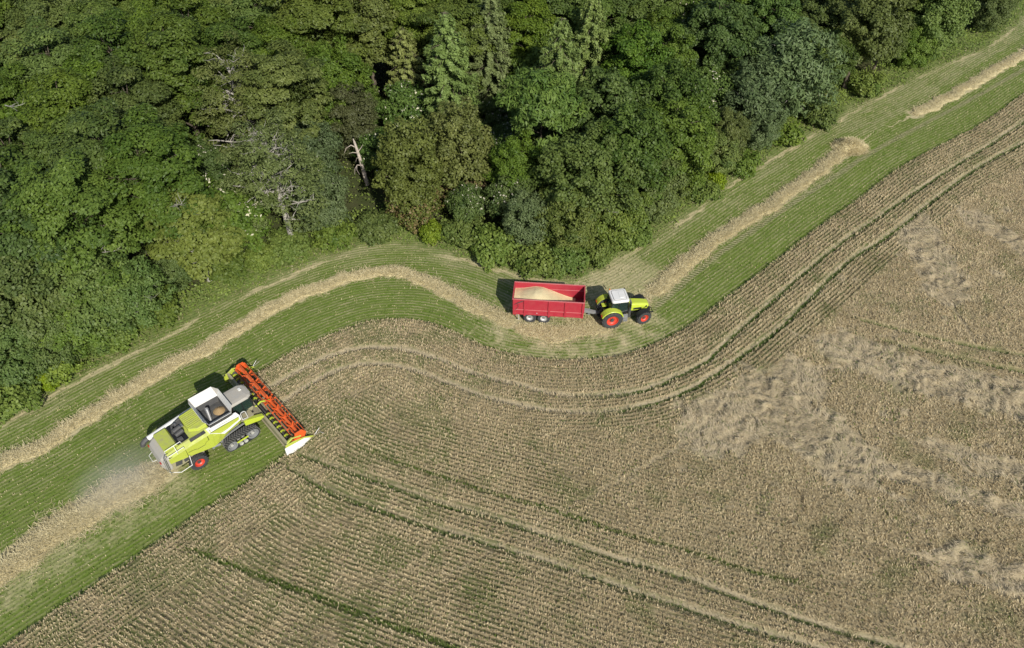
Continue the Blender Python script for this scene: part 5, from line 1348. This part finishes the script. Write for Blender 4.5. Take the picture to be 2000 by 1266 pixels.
TREES = [
    ('spruce', -7.0, 28.0, 1.00, 'tall grey green spruce with drooping boughs, standing above the two brown olive limes'),
    ('spruce', -2.4, 35.4, 1.00, 'tall spruce behind the drooping spruce, dark hollow on its tractor side'),
    ('spruce', 5.1, 26.7, 1.05, 'tall yellow green spruce with upswept bough tips above the bright robinia'),
    ('spruce', 9.2, 36.1, 0.95, 'spruce beside the yellow green spruce, nearer the flowering elders'),
    ('fir', -12.4, 33.9, 1.00, 'bushy light green fir among the olive beeches'),
    ('half_bare', -29.0, 24.0, 1.00, 'big half bare beech with pale grey branches showing'),
    ('half_bare', -22.9, 11.5, 0.85, 'lower half bare tree with thin olive leaves and grey twigs'),
    ('robinia', 3.3, 20.9, 1.00, 'bright green feathery robinia at the edge of a dark hollow'),
    ('lime', -10.5, 15.6, 0.93, 'brown olive lime tree reaching the ground, beside the dead trunk'),
    ('lime', -5.5, 18.9, 0.94, 'darker olive lime tree, second of the pair beside the dead trunk'),
    ('pine', -17.9, 26.8, 1.00, 'brownish dark pine above the dead bleached trunk'),
    ('elder', -12.4, 31.0, 0.95, 'green elder with white flower heads behind the brown olive lime'),
    ('oak', 10.5, 23.1, 1.00, 'large dark oak crown next to the bright green robinia'),
    ('oak', 16.9, 25.2, 1.00, 'oak crown on the far side of the big oak clump behind the tractor'),
    ('oak', 7.6, 13.5, 0.95, 'oak crown in the middle of the clump, hollow on its left'),
    ('oak', 11.3, 15.3, 1.00, 'broad oak crown in the middle of the clump above the trailer'),
    ('oak', 17.0, 20.1, 0.90, 'oak crown on the tractor side of the clump, near the yellow bush'),
    ('hedge_oak', 9.7, 12.7, 1.05, 'low oak crown directly above the red trailer at the field edge'),
    ('hedge_oak', 5.8, 11.3, 1.00, 'small oak crown between the grey willow and the trailer'),
    ('hedge_oak', 14.3, 16.7, 1.05, 'oak crown right at the stubble edge behind the tractor'),
    ('willow', 1.6, 11.4, 0.90, 'silvery grey willow bush at the wood edge behind the trailer'),
    ('willow', -22.4, 22.4, 1.10, 'soft grey green willow left of the dead trunk'),
    ('willow', -19.7, 14.1, 1.00, 'green willow thicket below the grey green willow by the dead trunk'),
    ('maple', 0.5, 16.5, 0.62, 'small dark green maple in the hollow below the robinia'),
    ('elder', 0.0, 14.5, 0.75, 'young green elder just above the silvery willow'),
    ('elder', 22.8, 50.0, 1.10, 'elder covered in pale flower flecks at the top of the wood'),
    ('elder', 28.4, 45.0, 1.00, 'elder with the most white flowers, in the thick of the flowering trees'),
    ('elder', 38.0, 55.4, 1.05, 'bright green elder beside the yellow olive oak'),
    ('elder', 23.9, 34.6, 0.95, 'blue green elder with few flowers below the whitest elder'),
    ('maple', 18.0, 37.5, 0.80, 'grey green maple between the dead spruce and the flowering elders'),
    ('willow', 34.0, 36.4, 1.70, 'large grey green willow at the stubble edge past the flowering elders'),
    ('willow', 28.6, 32.2, 1.30, 'grey green willow next to the large willow, nearer the tractor'),
    ('olive_oak', 24.3, 25.4, 0.55, 'small reddish olive oak at the stubble edge'),
    ('willow', 29.5, 30.0, 0.85, 'small green willow at the stubble edge left of the straw heap'),
    ('olive_oak', 44.8, 45.1, 1.00, 'big yellow olive oak near the straw row gap'),
    ('hedge_maple', 58.2, 54.6, 1.35, 'dark green maple, last big tree of the wood beside the stubble'),
    ('hedge_maple', 55.7, 51.6, 0.80, 'small dark maple tucked between the yellow olive oak and the last tree'),
    ('oak', 40.7, 43.0, 0.70, 'small oak between the large grey willow and the yellow olive oak'),
    ('hedge_maple', 71.5, 63.5, 0.90, 'last low maple where the wood meets the straw row'),
    ('pale', -30.1, 6.0, 1.00, 'light yellow green tree at the wood edge above the harvester'),
    ('hedge_maple', -41.7, -3.1, 1.40, 'dark green maple at the wood edge, closest to the lower stubble corner'),
    ('hedge_maple', -37.6, -1.1, 1.35, 'dark green maple at the wood edge with dead twigs beside it'),
    ('maple', -42.1, 0.6, 1.00, 'dull green maple behind the wood edge maples'),
    ('hedge_maple', -38.4, -3.2, 0.95, 'low dark maple overhanging the verge above the harvester'),
    ('hedge_maple', -42.5, -7.2, 0.95, 'lowest dark maple, at the far lower end of the verge'),
    ('beech', -37.1, 1.6, 0.95, 'mid green beech behind the wood edge maples'),
    ('hedge_maple', -35.2, -0.2, 1.00, 'low maple at the wood edge on the harvester side of the light yellow green tree'),
    ('elder', -27.6, 9.4, 1.00, 'dark green elder between the light yellow green tree and the lower half bare tree'),
    ('maple', -20.2, 30.0, 0.80, 'dark green maple behind the brownish pine'),
    ('beech', -36.9, 9.3, 1.00, 'beech with yellowish sprays left of the half bare beech'),
    ('beech', -32.5, 7.3, 0.95, 'olive beech behind the light yellow green tree'),
    ('olive_beech', -22.7, 36.0, 1.00, 'pale olive beech with bright sprays beside the half bare beech'),
    ('olive_beech', -17.6, 40.2, 1.00, 'pale olive beech next to the bushy fir'),
    ('beech', -35.4, 24.9, 1.00, 'dark mid green beech just left of the half bare beech'),
    ('olive_beech', -23.9, 23.7, 0.90, 'olive beech close on the right of the half bare beech'),
    ('bush', -39.3, -6.5, 1.00, 'bright yellow green bush on the verge below the maples'),
    ('bush', -25.1, 8.2, 0.95, 'bright yellow green bush on the verge above the long straw row'),
    ('bush', 23.1, 22.2, 0.70, 'small yellow bush at the stubble edge behind the tractor'),
    ('bush', -8.3, 12.4, 0.80, 'green bush at the foot of the brown olive lime'),
    ('bush', -40.0, -7.6, 0.60, 'small yellow bush beside the bright verge bush'),
    ('bramble', -5.1, 12.6, 1.20, 'bramble clump below the darker olive lime'),
    ('bramble', -1.8, 10.1, 1.30, 'bramble clump between the lime and the silvery willow'),
    ('bramble', 2.3, 8.2, 1.20, 'bramble clump below the silvery willow'),
    ('bramble', 5.4, 8.7, 1.10, 'bramble clump above the rear of the trailer'),
    ('bramble', 9.0, 9.8, 0.90, 'bramble clump above the front of the trailer'),
    ('bramble', 12.6, 12.8, 1.10, 'bramble clump behind the tractor cab'),
    ('bramble', 21.1, 20.5, 1.00, 'blue green bramble beside the small yellow bush'),
    ('bramble', 26.6, 25.9, 1.10, 'bramble clump below the reddish olive oak'),
    ('bramble', 33.1, 31.7, 1.20, 'bramble clump level with the straw heap'),
    ('bramble', 38.9, 36.4, 1.10, 'bramble clump below the large grey willow'),
    ('bramble', 47.2, 44.2, 1.20, 'bramble clump below the yellow olive oak'),
    ('bramble', -23.1, 10.3, 1.20, 'bramble clump right of the verge yellow bush'),
    ('bramble', -18.7, 12.4, 1.20, 'bramble clump below the willow thicket'),
    ('bramble', -28.6, 7.2, 1.10, 'bramble clump below the light yellow green tree'),
    ('bramble', -33.7, 1.2, 1.20, 'bramble clump where dead twigs stick out of the wood'),
    ('bramble', -36.1, -2.1, 1.10, 'bramble clump on the verge between the maples and the straw row'),
    ('bramble', -42.3, -9.5, 1.10, 'bramble clump at the lower end of the verge'),
    ('bramble', -14.3, 13.8, 1.10, 'bramble clump below the dead trunk'),
    ('hedge_maple', -40.2, -5.3, 0.85, 'low green maple between the two other low verge maples'),
    ('hedge_maple', -32.6, 6.4, 0.80, 'low green maple at the foot of the light yellow green tree'),
    ('hedge_oak', 23.0, 24.5, 0.80, 'low oak at the stubble edge above the small yellow bush'),
    ('hedge_maple', -29.5, 8.8, 0.80, 'low green maple below the dark green elder'),
    ('beech', -42.4, 26.9, 0.95, 'third mid green beech on the harvester side of the half bare beech'),
    ('beech', -54.4, 49.5, 0.97, 'eighth mid green beech on the harvester side of the half bare beech'),
    ('elder', 28.6, 37.4, 0.81, 'green elder crown on the field side of the whitest elder'),
    ('olive_beech', -55.1, 37.8, 0.91, 'nearest olive beech on the harvester side of the half bare beech'),
    ('olive_beech', -23.4, 61.3, 0.98, 'seventh olive beech deeper in the wood behind the drooping spruce'),
    ('maple', -48.8, 41.7, 0.84, 'nearest dark green maple on the harvester side of the half bare beech'),
    ('beech', -31.5, 61.8, 0.99, 'fifteenth mid green beech deeper in the wood behind the half bare beech'),
    ('elder', 11.1, 31.8, 0.64, 'third green elder deeper in the wood behind the big oak clump'),
    ('oak', 12.1, 51.1, 0.91, 'third dark oak deeper in the wood behind the bright robinia'),
    ('olive_beech', -54.5, 32.3, 0.88, 'second olive beech on the harvester side of the half bare beech'),
    ('beech', -36.8, 34.4, 0.97, 'third mid green beech deeper in the wood behind the half bare beech'),
    ('olive_oak', 28.6, 59.5, 0.87, 'nearest yellow olive oak deeper in the wood behind the whitest elder'),
    ('maple', -61.0, 61.2, 0.88, 'third dark green maple on the harvester side of the half bare beech'),
    ('beech', -33.1, 50.6, 0.95, 'ninth mid green beech deeper in the wood behind the half bare beech'),
    ('oak', 0.6, 58.6, 1.02, 'second dark oak deeper in the wood behind the drooping spruce'),
    ('beech', -43.4, 16.0, 0.94, 'seventh mid green beech on the harvester side of the half bare beech'),
    ('beech', -61.7, 33.5, 0.85, 'fifteenth mid green beech on the harvester side of the half bare beech'),
    ('beech', 3.9, 44.0, 1.00, 'second mid green beech on the straw heap side of the drooping spruce'),
    ('maple', -55.1, 24.0, 0.85, 'third dark green maple deeper in the wood behind the wood edge maples'),
    ('elder', -33.1, 19.6, 0.83, 'third green elder deeper in the wood behind the light yellow green tree'),
    ('beech', -47.7, 34.5, 0.93, 'fifth mid green beech on the harvester side of the half bare beech'),
    ('olive_beech', -10.8, 49.3, 1.01, 'fourth olive beech deeper in the wood behind the drooping spruce'),
    ('beech', -48.6, 25.7, 0.99, 'ninth mid green beech on the harvester side of the half bare beech'),
    ('beech', -44.4, 22.2, 0.89, 'sixth mid green beech on the harvester side of the half bare beech'),
    ('olive_beech', -25.0, 51.0, 0.89, 'second olive beech deeper in the wood behind the half bare beech'),
    ('beech', -60.7, 41.9, 0.94, 'twelfth mid green beech on the harvester side of the half bare beech'),
    ('elder', 17.1, 30.9, 0.70, 'second green elder deeper in the wood behind the big oak clump'),
    ('beech', -41.7, 46.5, 0.89, 'eighth mid green beech deeper in the wood behind the half bare beech'),
    ('elder', 36.0, 62.8, 0.86, 'green elder crown deeper in the wood behind the whitest elder'),
    ('elder', -31.1, 14.3, 0.73, 'second green elder deeper in the wood behind the light yellow green tree'),
    ('beech', 12.6, 45.5, 0.91, 'third mid green beech on the harvester side of the whitest elder'),
    ('maple', 6.8, 54.8, 0.99, 'second dark green maple deeper in the wood behind the bright robinia'),
    ('olive_beech', -6.6, 37.5, 0.88, 'nearest olive beech deeper in the wood behind the drooping spruce'),
    ('beech', -38.7, 56.4, 1.02, 'eleventh mid green beech deeper in the wood behind the half bare beech'),
    ('elder', 50.5, 53.0, 0.90, 'green elder crown on the straw heap side of the yellow olive oak'),
    ('olive_oak', 21.9, 57.6, 0.92, 'second yellow olive oak deeper in the wood behind the whitest elder'),
    ('elder', -26.1, 17.0, 0.83, 'green elder crown on the straw heap side of the light yellow green tree'),
    ('elder', 1.1, 31.5, 0.73, 'nearest green elder on the harvester side of the bright robinia'),
    ('beech', -3.1, 40.5, 0.85, 'nearest mid green beech deeper in the wood behind the drooping spruce'),
    ('maple', -13.0, 60.7, 1.01, 'second dark green maple deeper in the wood behind the drooping spruce'),
    ('oak', 49.3, 59.1, 1.01, 'second dark oak deeper in the wood behind the yellow olive oak'),
    ('beech', -52.1, 19.9, 0.84, 'third mid green beech deeper in the wood behind the wood edge maples'),
    ('beech', -49.4, 47.2, 0.84, 'fourth mid green beech on the harvester side of the half bare beech'),
    ('maple', -29.6, 43.0, 0.88, 'nearest dark green maple deeper in the wood behind the half bare beech'),
    ('oak', 1.8, 52.7, 0.95, 'nearest dark oak deeper in the wood behind the drooping spruce'),
    ('beech', -36.2, 44.3, 0.99, 'fourth mid green beech deeper in the wood behind the half bare beech'),
    ('beech', -40.3, 39.9, 1.01, 'fifth mid green beech deeper in the wood behind the half bare beech'),
    ('olive_beech', -7.9, 44.2, 0.91, 'third olive beech deeper in the wood behind the drooping spruce'),
    ('beech', -41.6, 32.4, 0.90, 'nearest mid green beech on the harvester side of the half bare beech'),
    ('beech', -38.3, 18.9, 0.87, 'second mid green beech on the harvester side of the half bare beech'),
    ('beech', -29.4, 37.8, 0.94, 'second mid green beech deeper in the wood behind the half bare beech'),
    ('oak', 18.9, 44.8, 0.84, 'dark oak crown on the harvester side of the whitest elder'),
    ('beech', -47.5, 61.0, 0.88, 'fourteenth mid green beech deeper in the wood behind the half bare beech'),
    ('beech', -50.9, 53.4, 0.90, 'sixteenth mid green beech deeper in the wood behind the half bare beech'),
    ('maple', 61.7, 60.4, 0.73, 'dark green maple crown on the straw heap side of the yellow olive oak'),
    ('maple', -45.4, 5.8, 1.02, 'nearest dark green maple deeper in the wood behind the wood edge maples'),
    ('olive_beech', -22.0, 44.6, 0.99, 'olive beech crown deeper in the wood behind the brownish pine'),
    ('beech', -52.5, 11.8, 0.84, 'second mid green beech deeper in the wood behind the wood edge maples'),
    ('beech', -30.9, 55.3, 0.92, 'tenth mid green beech deeper in the wood behind the half bare beech'),
    ('maple', -9.4, 56.0, 0.91, 'nearest dark green maple deeper in the wood behind the drooping spruce'),
    ('maple', 14.2, 59.6, 0.94, 'third dark green maple on the harvester side of the whitest elder'),
    ('maple', 33.1, 47.9, 0.85, 'dark green maple crown on the straw heap side of the whitest elder'),
    ('beech', -21.8, 56.1, 1.01, 'sixth mid green beech deeper in the wood behind the drooping spruce'),
    ('beech', -27.0, 33.1, 0.85, 'mid green beech crown on the straw heap side of the half bare beech'),
    ('maple', 44.0, 56.3, 0.84, 'dark green maple crown deeper in the wood behind the yellow olive oak'),
    ('oak', 55.5, 62.2, 0.96, 'third dark oak deeper in the wood behind the yellow olive oak'),
    ('beech', -30.3, 29.7, 0.87, 'nearest mid green beech deeper in the wood behind the half bare beech'),
    ('beech', -47.3, 11.6, 0.85, 'nearest mid green beech deeper in the wood behind the wood edge maples'),
    ('maple', -17.7, 52.4, 0.89, 'dark green maple crown on the harvester side of the drooping spruce'),
    ('oak', 3.5, 34.6, 0.85, 'nearest dark oak deeper in the wood behind the bright robinia'),
    ('maple', 25.6, 40.8, 0.96, 'nearest dark green maple deeper in the wood behind the whitest elder'),
    ('beech', -45.2, 53.8, 1.00, 'twelfth mid green beech deeper in the wood behind the half bare beech'),
    ('beech', -65.1, 45.8, 0.96, 'fourteenth mid green beech on the harvester side of the half bare beech'),
    ('beech', 18.1, 49.6, 0.91, 'nearest mid green beech on the harvester side of the whitest elder'),
    ('olive_beech', -5.4, 59.3, 0.93, 'fifth olive beech deeper in the wood behind the drooping spruce'),
    ('beech', -6.2, 51.6, 0.93, 'third mid green beech deeper in the wood behind the drooping spruce'),
    ('oak', 49.9, 48.6, 0.65, 'dark oak crown on the straw heap side of the yellow olive oak'),
    ('elder', 40.9, 60.7, 0.90, 'green elder crown on the harvester side of the yellow olive oak'),
    ('beech', -65.7, 58.9, 1.02, 'thirteenth mid green beech on the harvester side of the half bare beech'),
    ('beech', -57.7, 57.5, 0.86, 'tenth mid green beech on the harvester side of the half bare beech'),
    ('elder', -11.0, 24.2, 0.76, 'second green elder on the straw heap side of the brownish pine'),
    ('olive_beech', -42.5, 61.6, 0.98, 'third olive beech deeper in the wood behind the half bare beech'),
    ('beech', 3.7, 63.0, 0.86, 'fifth mid green beech deeper in the wood behind the drooping spruce'),
    ('oak', 45.2, 51.5, 0.96, 'nearest dark oak deeper in the wood behind the yellow olive oak'),
    ('olive_oak', 23.7, 62.5, 0.96, 'third yellow olive oak deeper in the wood behind the whitest elder'),
    ('beech', -64.5, 38.0, 0.96, 'sixteenth mid green beech on the harvester side of the half bare beech'),
    ('olive_oak', 39.8, 48.2, 0.91, 'nearest yellow olive oak on the harvester side of the yellow olive oak'),
    ('maple', 29.7, 51.8, 1.02, 'second dark green maple deeper in the wood behind the whitest elder'),
    ('maple', -54.3, 63.4, 0.98, 'second dark green maple deeper in the wood behind the half bare beech'),
    ('beech', -15.9, 46.7, 0.84, 'mid green beech crown on the harvester side of the drooping spruce'),
    ('beech', -60.2, 49.5, 0.98, 'eleventh mid green beech on the harvester side of the half bare beech'),
    ('elder', -0.9, 23.0, 0.67, 'second green elder on the field side of the bright robinia'),
    ('maple', -55.1, 44.2, 0.96, 'second dark green maple on the harvester side of the half bare beech'),
    ('maple', 9.2, 59.5, 0.89, 'third dark green maple deeper in the wood behind the bright robinia'),
    ('olive_beech', -52.8, 58.1, 0.88, 'fourth olive beech deeper in the wood behind the half bare beech'),
    ('elder', 21.2, 30.7, 0.67, 'green elder crown on the straw heap side of the big oak clump'),
    ('elder', 32.9, 42.6, 0.64, 'green elder crown on the straw heap side of the whitest elder'),
    ('olive_oak', 37.2, 40.6, 0.64, 'second yellow olive oak on the harvester side of the yellow olive oak'),
    ('beech', -2.5, 45.8, 0.94, 'second mid green beech deeper in the wood behind the drooping spruce'),
    ('maple', -59.4, 27.5, 1.00, 'fifth dark green maple on the harvester side of the half bare beech'),
    ('elder', -2.6, 30.7, 0.66, 'second green elder on the harvester side of the bright robinia'),
    ('elder', -5.8, 23.2, 0.75, 'green elder crown on the field side of the drooping spruce'),
    ('maple', 31.6, 63.4, 0.84, 'third dark green maple deeper in the wood behind the whitest elder'),
    ('maple', 10.2, 40.8, 0.95, 'nearest dark green maple deeper in the wood behind the bright robinia'),
    ('maple', -63.0, 54.1, 1.01, 'fourth dark green maple on the harvester side of the half bare beech'),
    ('maple', 17.7, 63.0, 0.84, 'second dark green maple on the harvester side of the whitest elder'),
    ('beech', 16.9, 55.0, 0.96, 'second mid green beech on the harvester side of the whitest elder'),
    ('beech', -38.0, 50.9, 0.85, 'sixth mid green beech deeper in the wood behind the half bare beech'),
    ('oak', 34.0, 57.9, 0.91, 'dark oak crown deeper in the wood behind the whitest elder'),
    ('beech', -37.1, 62.0, 1.01, 'thirteenth mid green beech deeper in the wood behind the half bare beech'),
    ('olive_beech', -54.7, 16.1, 0.84, 'olive beech crown deeper in the wood behind the wood edge maples'),
    ('oak', 7.7, 49.1, 0.91, 'second dark oak deeper in the wood behind the bright robinia'),
    ('elder', 7.2, 31.8, 0.63, 'green elder crown on the straw heap side of the bright robinia'),
    ('elder', 12.3, 27.9, 0.65, 'nearest green elder deeper in the wood behind the big oak clump'),
    ('elder', 0.0, 26.5, 0.68, 'nearest green elder on the field side of the bright robinia'),
    ('maple', 14.6, 33.7, 0.89, 'nearest dark green maple on the harvester side of the whitest elder'),
    ('oak', 45.5, 63.3, 0.87, 'fourth dark oak deeper in the wood behind the yellow olive oak'),
    ('beech', -28.4, 47.7, 0.85, 'seventh mid green beech deeper in the wood behind the half bare beech'),
    ('olive_beech', -11.3, 40.3, 0.89, 'second olive beech deeper in the wood behind the drooping spruce'),
    ('beech', 1.9, 39.2, 0.86, 'nearest mid green beech on the straw heap side of the drooping spruce'),
    ('elder', -4.7, 14.7, 0.60, 'third green elder on the field side of the bright robinia'),
    ('elder', -10.1, 20.1, 0.75, 'third green elder on the straw heap side of the brownish pine'),
    ('elder', -17.9, 33.9, 0.73, 'nearest green elder on the straw heap side of the brownish pine'),
    ('elder', -35.1, 14.7, 0.67, 'nearest green elder deeper in the wood behind the light yellow green tree'),
    ('beech', -42.0, 11.2, 0.85, 'mid green beech crown on the harvester side of the light yellow green tree'),
    ('elder', -25.0, 28.7, 0.69, 'green elder crown on the harvester side of the brownish pine'),
    ('beech', -18.2, 63.4, 0.86, 'fourth mid green beech deeper in the wood behind the drooping spruce'),
    ('elder', -15.0, 24.0, 0.69, 'nearest green elder on the field side of the brownish pine'),
    ('elder', -21.4, 18.0, 0.65, 'second green elder on the field side of the brownish pine'),
    ('olive_beech', -34.4, 39.5, 0.86, 'nearest olive beech deeper in the wood behind the half bare beech'),
    ('olive_oak', 54.1, 57.4, 0.87, 'yellow olive oak crown deeper in the wood behind the yellow olive oak'),
    ('olive_beech', -1.7, 63.2, 0.86, 'sixth olive beech deeper in the wood behind the drooping spruce'),
    ('maple', -48.7, 16.3, 0.90, 'second dark green maple deeper in the wood behind the wood edge maples'),
]

NAMES = dict(hedge_maple='maple_tree', hedge_oak='oak_tree', beech='beech_tree', olive_beech='beech_tree', maple='maple_tree', oak='oak_tree', robinia='robinia_tree', lime='lime_tree', elder='elder_tree', willow='willow_tree', pale='ash_tree', olive_oak='oak_tree', bush='bush', bramble='bramble_bush', pine='pine_tree', half_bare='beech_tree', spruce='spruce_tree', fir='fir_tree')
def plant_trees():
    rd = random.Random(5); cnt = {}
    for sp, x, y, s, label in TREES:
        i = cnt.get(sp, 0); cnt[sp] = i + 1
        me, tm = PROTO[sp][i % len(PROTO[sp])]
        t = empty(NAMES[sp], (x, y, 0), rd.uniform(0, 6.28))
        small = sp in ('bush', 'bramble')
        k = s * rd.uniform(.97, 1.03)
        t.scale = (k * rd.uniform(.96, 1.04), k * rd.uniform(.96, 1.04), k * rd.uniform(.97, 1.05))
        tag(t, label, 'bush' if small else 'tree', 'bushes along the wood edge' if small else 'trees of the wood')
        c = link('crown', me, t); w = link('stem' if small else 'trunk', tm, t)
plant_trees()

def snag():
    t = empty('dead_tree', (-16.9, 22.6, 0), R(0))
    tag(t, 'bleached bare dead trunk with broken stubs standing in the wood', 'dead tree')
    m = MB(); m.tube([(.3, 0, 0), (.15, .02, 1.6), (-.02, 0, 3.2), (-.22, 0, 4.6), (-.38, .02, 5.6), (-.46, .02, 6.0)], [.24, .22, .19, .16, .12, .04], 9)
    m.build('trunk', M_BLEACHED, t)
    for p, rr in (([(-.30, 0, 4.9), (-.8, 0, 5.2), (-1.35, -.1, 4.9), (-1.65, -.2, 4.3)], .07), ([(-.16, 0, 4.2), (-.7, -.1, 4.35), (-1.15, -.2, 4.25)], .055), ([(-.2, 0, 4.3), (.25, -.1, 4.9), (.55, -.15, 5.35)], .07), ([(.05, 0, 2.6), (-.45, -.15, 2.75), (-.75, -.2, 2.3), (-.9, -.2, 1.5)], .065), ([(-.5, -.15, 2.7), (-.55, -.3, 2.2), (-.3, -.35, 1.6)], .04), ([(.05, 0, 3.0), (.5, -.1, 3.1), (.75, -.1, 3.0)], .05), ([(-.02, 0, 3.6), (-.35, -.3, 3.75), (-.5, -.4, 3.3)], .035)):
        m = MB(); m.tube(p, [rr * (1 - .75 * i / (len(p) - 1)) for i in range(len(p))], 7); m.build('branch', M_BLEACHED, t)
snag()

def dead_branch(x, y, z, seed, label, k=1.0):
    rd = random.Random(seed); m = MB()
    def grow(p, d, L, r_, dep):
        pts = [p]; q = p
        for i in range(3):
            d = (d + Vector((rd.uniform(-.3, .3), rd.uniform(-.3, .3), rd.uniform(-.12, .2)))).normalized(); q = q + d * L / 3; pts.append(q)
        m.tube(pts, [r_, r_ * .8, r_ * .6, r_ * .35], 6)
        if dep:
            for j in range(3): grow(pts[rd.randint(1, 3)], (d + Vector((rd.uniform(-.9, .9), rd.uniform(-.9, .9), rd.uniform(-.2, .6)))).normalized(), L * .6, r_ * .5, dep - 1)
    grow(Vector((0, 0, 0)), Vector((rd.uniform(.3, .8), rd.uniform(-.8, -.3), .25)).normalized(), 2.6 * k, .06 * k, 2)
    o = m.build('dead_branch', M_PALEBARK); o.location = (x, y, z)
    tag(o, label, 'branch', 'bare dead branches sticking out of the wood')
dead_branch(-33.4, 1.6, 2.5, 3, 'grey dead branch poking out of the wood above the verge, upper of two', 1.0)
dead_branch(-34.8, 0.1, 1.8, 8, 'tangled dead branch low on the verge, lower of two', 0.9)
dead_branch(-30.7, 6.2, 10.0, 4, 'pale dead twig on top of the light yellow green tree', 1.2)
dead_branch(-36.4, 0.7, 8.0, 5, 'pale dead branch in the dark green maples', 0.9)
dead_branch(-47.0, 13.7, 15.0, 6, 'pale dead branch lying across the beech canopy deep in the wood', 0.8)
dead_branch(-35.2, 2.6, 4.0, 9, 'short pale dead branch between the maples and the light yellow green tree', 1.0)
dead_branch(7.7, 11.5, 5.0, 10, 'grey dead branch in a gap of the oak clump above the trailer', 0.9)


# ---- undergrowth under the trees and along the wood edge
def undergrowth():
    r = np.random.default_rng(77)
    P = np.stack([r.uniform(-70, 100, 420000), r.uniform(-20, 84, 420000)], 1)
    P = P[near_view(P[:, 0], P[:, 1], 6)]
    g = cdist(P, 'G')[0]
    x, y = P[:, 0], P[:, 1]
    lum = fbm(x, y, 2.2, 3, 101)
    gj = g + .9 * noise(x, y, 2.4, 104) + .4 * noise(x, y, .8, 105)
    dens = np.where(g < 5.5, 1.0 * sstep(-.45, .7, gj), .22 * (g < 60))
    k = r.random(len(P)) < dens * (g < 900)
    P, g, lum, gj = P[k], g[k], lum[k], gj[k]; x, y = P[:, 0], P[:, 1]; n = len(P)
    hmax = (.25 + 1.25 * sstep(.3, 3.2, gj)) * np.clip(.55 + 1.1 * lum, .15, 1.6)
    z = .03 + hmax * r.random(n) ** .6
    C = np.stack([x, y, z], 1); N = unit(np.array([0, -.15, .9]) + r.normal(0, .5, (n, 3)))
    V = leaf_quads(r, C, N, .12, .075)
    ti = np.clip(.5 + .5 * fbm(x, y, 3.0, 3, 103) + .3 * (r.random(n) - .5), 0, 1)
    dry = (r.random(n) < np.clip(.35 * (1 - sstep(.2, 1.6, gj)) + .25 * sstep(.15, .5, fbm(x, y, 4, 2, 107)), 0, .8))
    me = raw_mesh('undergrowth', V, np.arange(4 * n).reshape(-1, 4), {'tint': ('FACE', ti)}, np.where(dry, 1, 0))
    tag(link('undergrowth', me, None, (mat_leaf('nettles_and_weeds', (0.085, 0.142, 0.016), (0.275, 0.335, 0.055)), mat_leaf('dry_verge_grass', (0.15, 0.14, 0.055), (0.31, 0.28, 0.14)))), 'weeds and nettles along the verge and under the trees', 'undergrowth', kind='stuff')
    print('undergrowth', n)
undergrowth()

# ---- chaff dust behind the combine
def dust():
    m = MB(); m.loft([[(-5.2 - 1.0 * s, y, z) for y, z in ((-3.0, .05), (3.4, .05), (3.0, 2.6), (-2.6, 2.4))] for s in (0, 3, 7.5)])
    t = bpy.data.materials.new('chaff_dust'); t.use_nodes = True; nt_ = t.node_tree
    for n_ in list(nt_.nodes):
        if n_.type == 'BSDF_PRINCIPLED': nt_.nodes.remove(n_)
    vol = nt_.nodes.new('ShaderNodeVolumePrincipled'); vol.inputs['Color'].default_value = (.96, .94, .90, 1)
    tc = nt_.nodes.new('ShaderNodeTexCoord'); mp = nt_.nodes.new('ShaderNodeMapping'); mp.inputs['Location'].default_value = (2.05, -.22, -.38); mp.inputs['Scale'].default_value = (1 / 4.4, 1 / 3.2, 1 / 2.3)
    gr = nt_.nodes.new('ShaderNodeTexGradient'); gr.gradient_type = 'SPHERICAL'
    nz = nt_.nodes.new('ShaderNodeTexNoise'); nz.inputs['Scale'].default_value = .9; nz.inputs['Detail'].default_value = 3
    mm = nt_.nodes.new('ShaderNodeMath'); mm.operation = 'MULTIPLY'; m2 = nt_.nodes.new('ShaderNodeMath'); m2.operation = 'MULTIPLY'; m2.inputs[1].default_value = .36
    nt_.links.new(tc.outputs['Object'], mp.inputs['Vector']); nt_.links.new(mp.outputs[0], gr.inputs[0]); nt_.links.new(tc.outputs['Object'], nz.inputs['Vector'])
    nt_.links.new(gr.outputs['Fac'], mm.inputs[0]); nt_.links.new(nz.outputs['Fac'], mm.inputs[1]); nt_.links.new(mm.outputs[0], m2.inputs[0]); nt_.links.new(m2.outputs[0], vol.inputs['Density'])
    nt_.links.new(vol.outputs[0], nt_.nodes['Material Output'].inputs['Volume'])
    o = m.build('dust_cloud', t); o.location = (-22.70, -12.22, 0); o.rotation_euler = (0, 0, R(42))
    tag(o, 'thin pale chaff dust drifting behind the harvester', 'dust', kind='stuff')
dust()
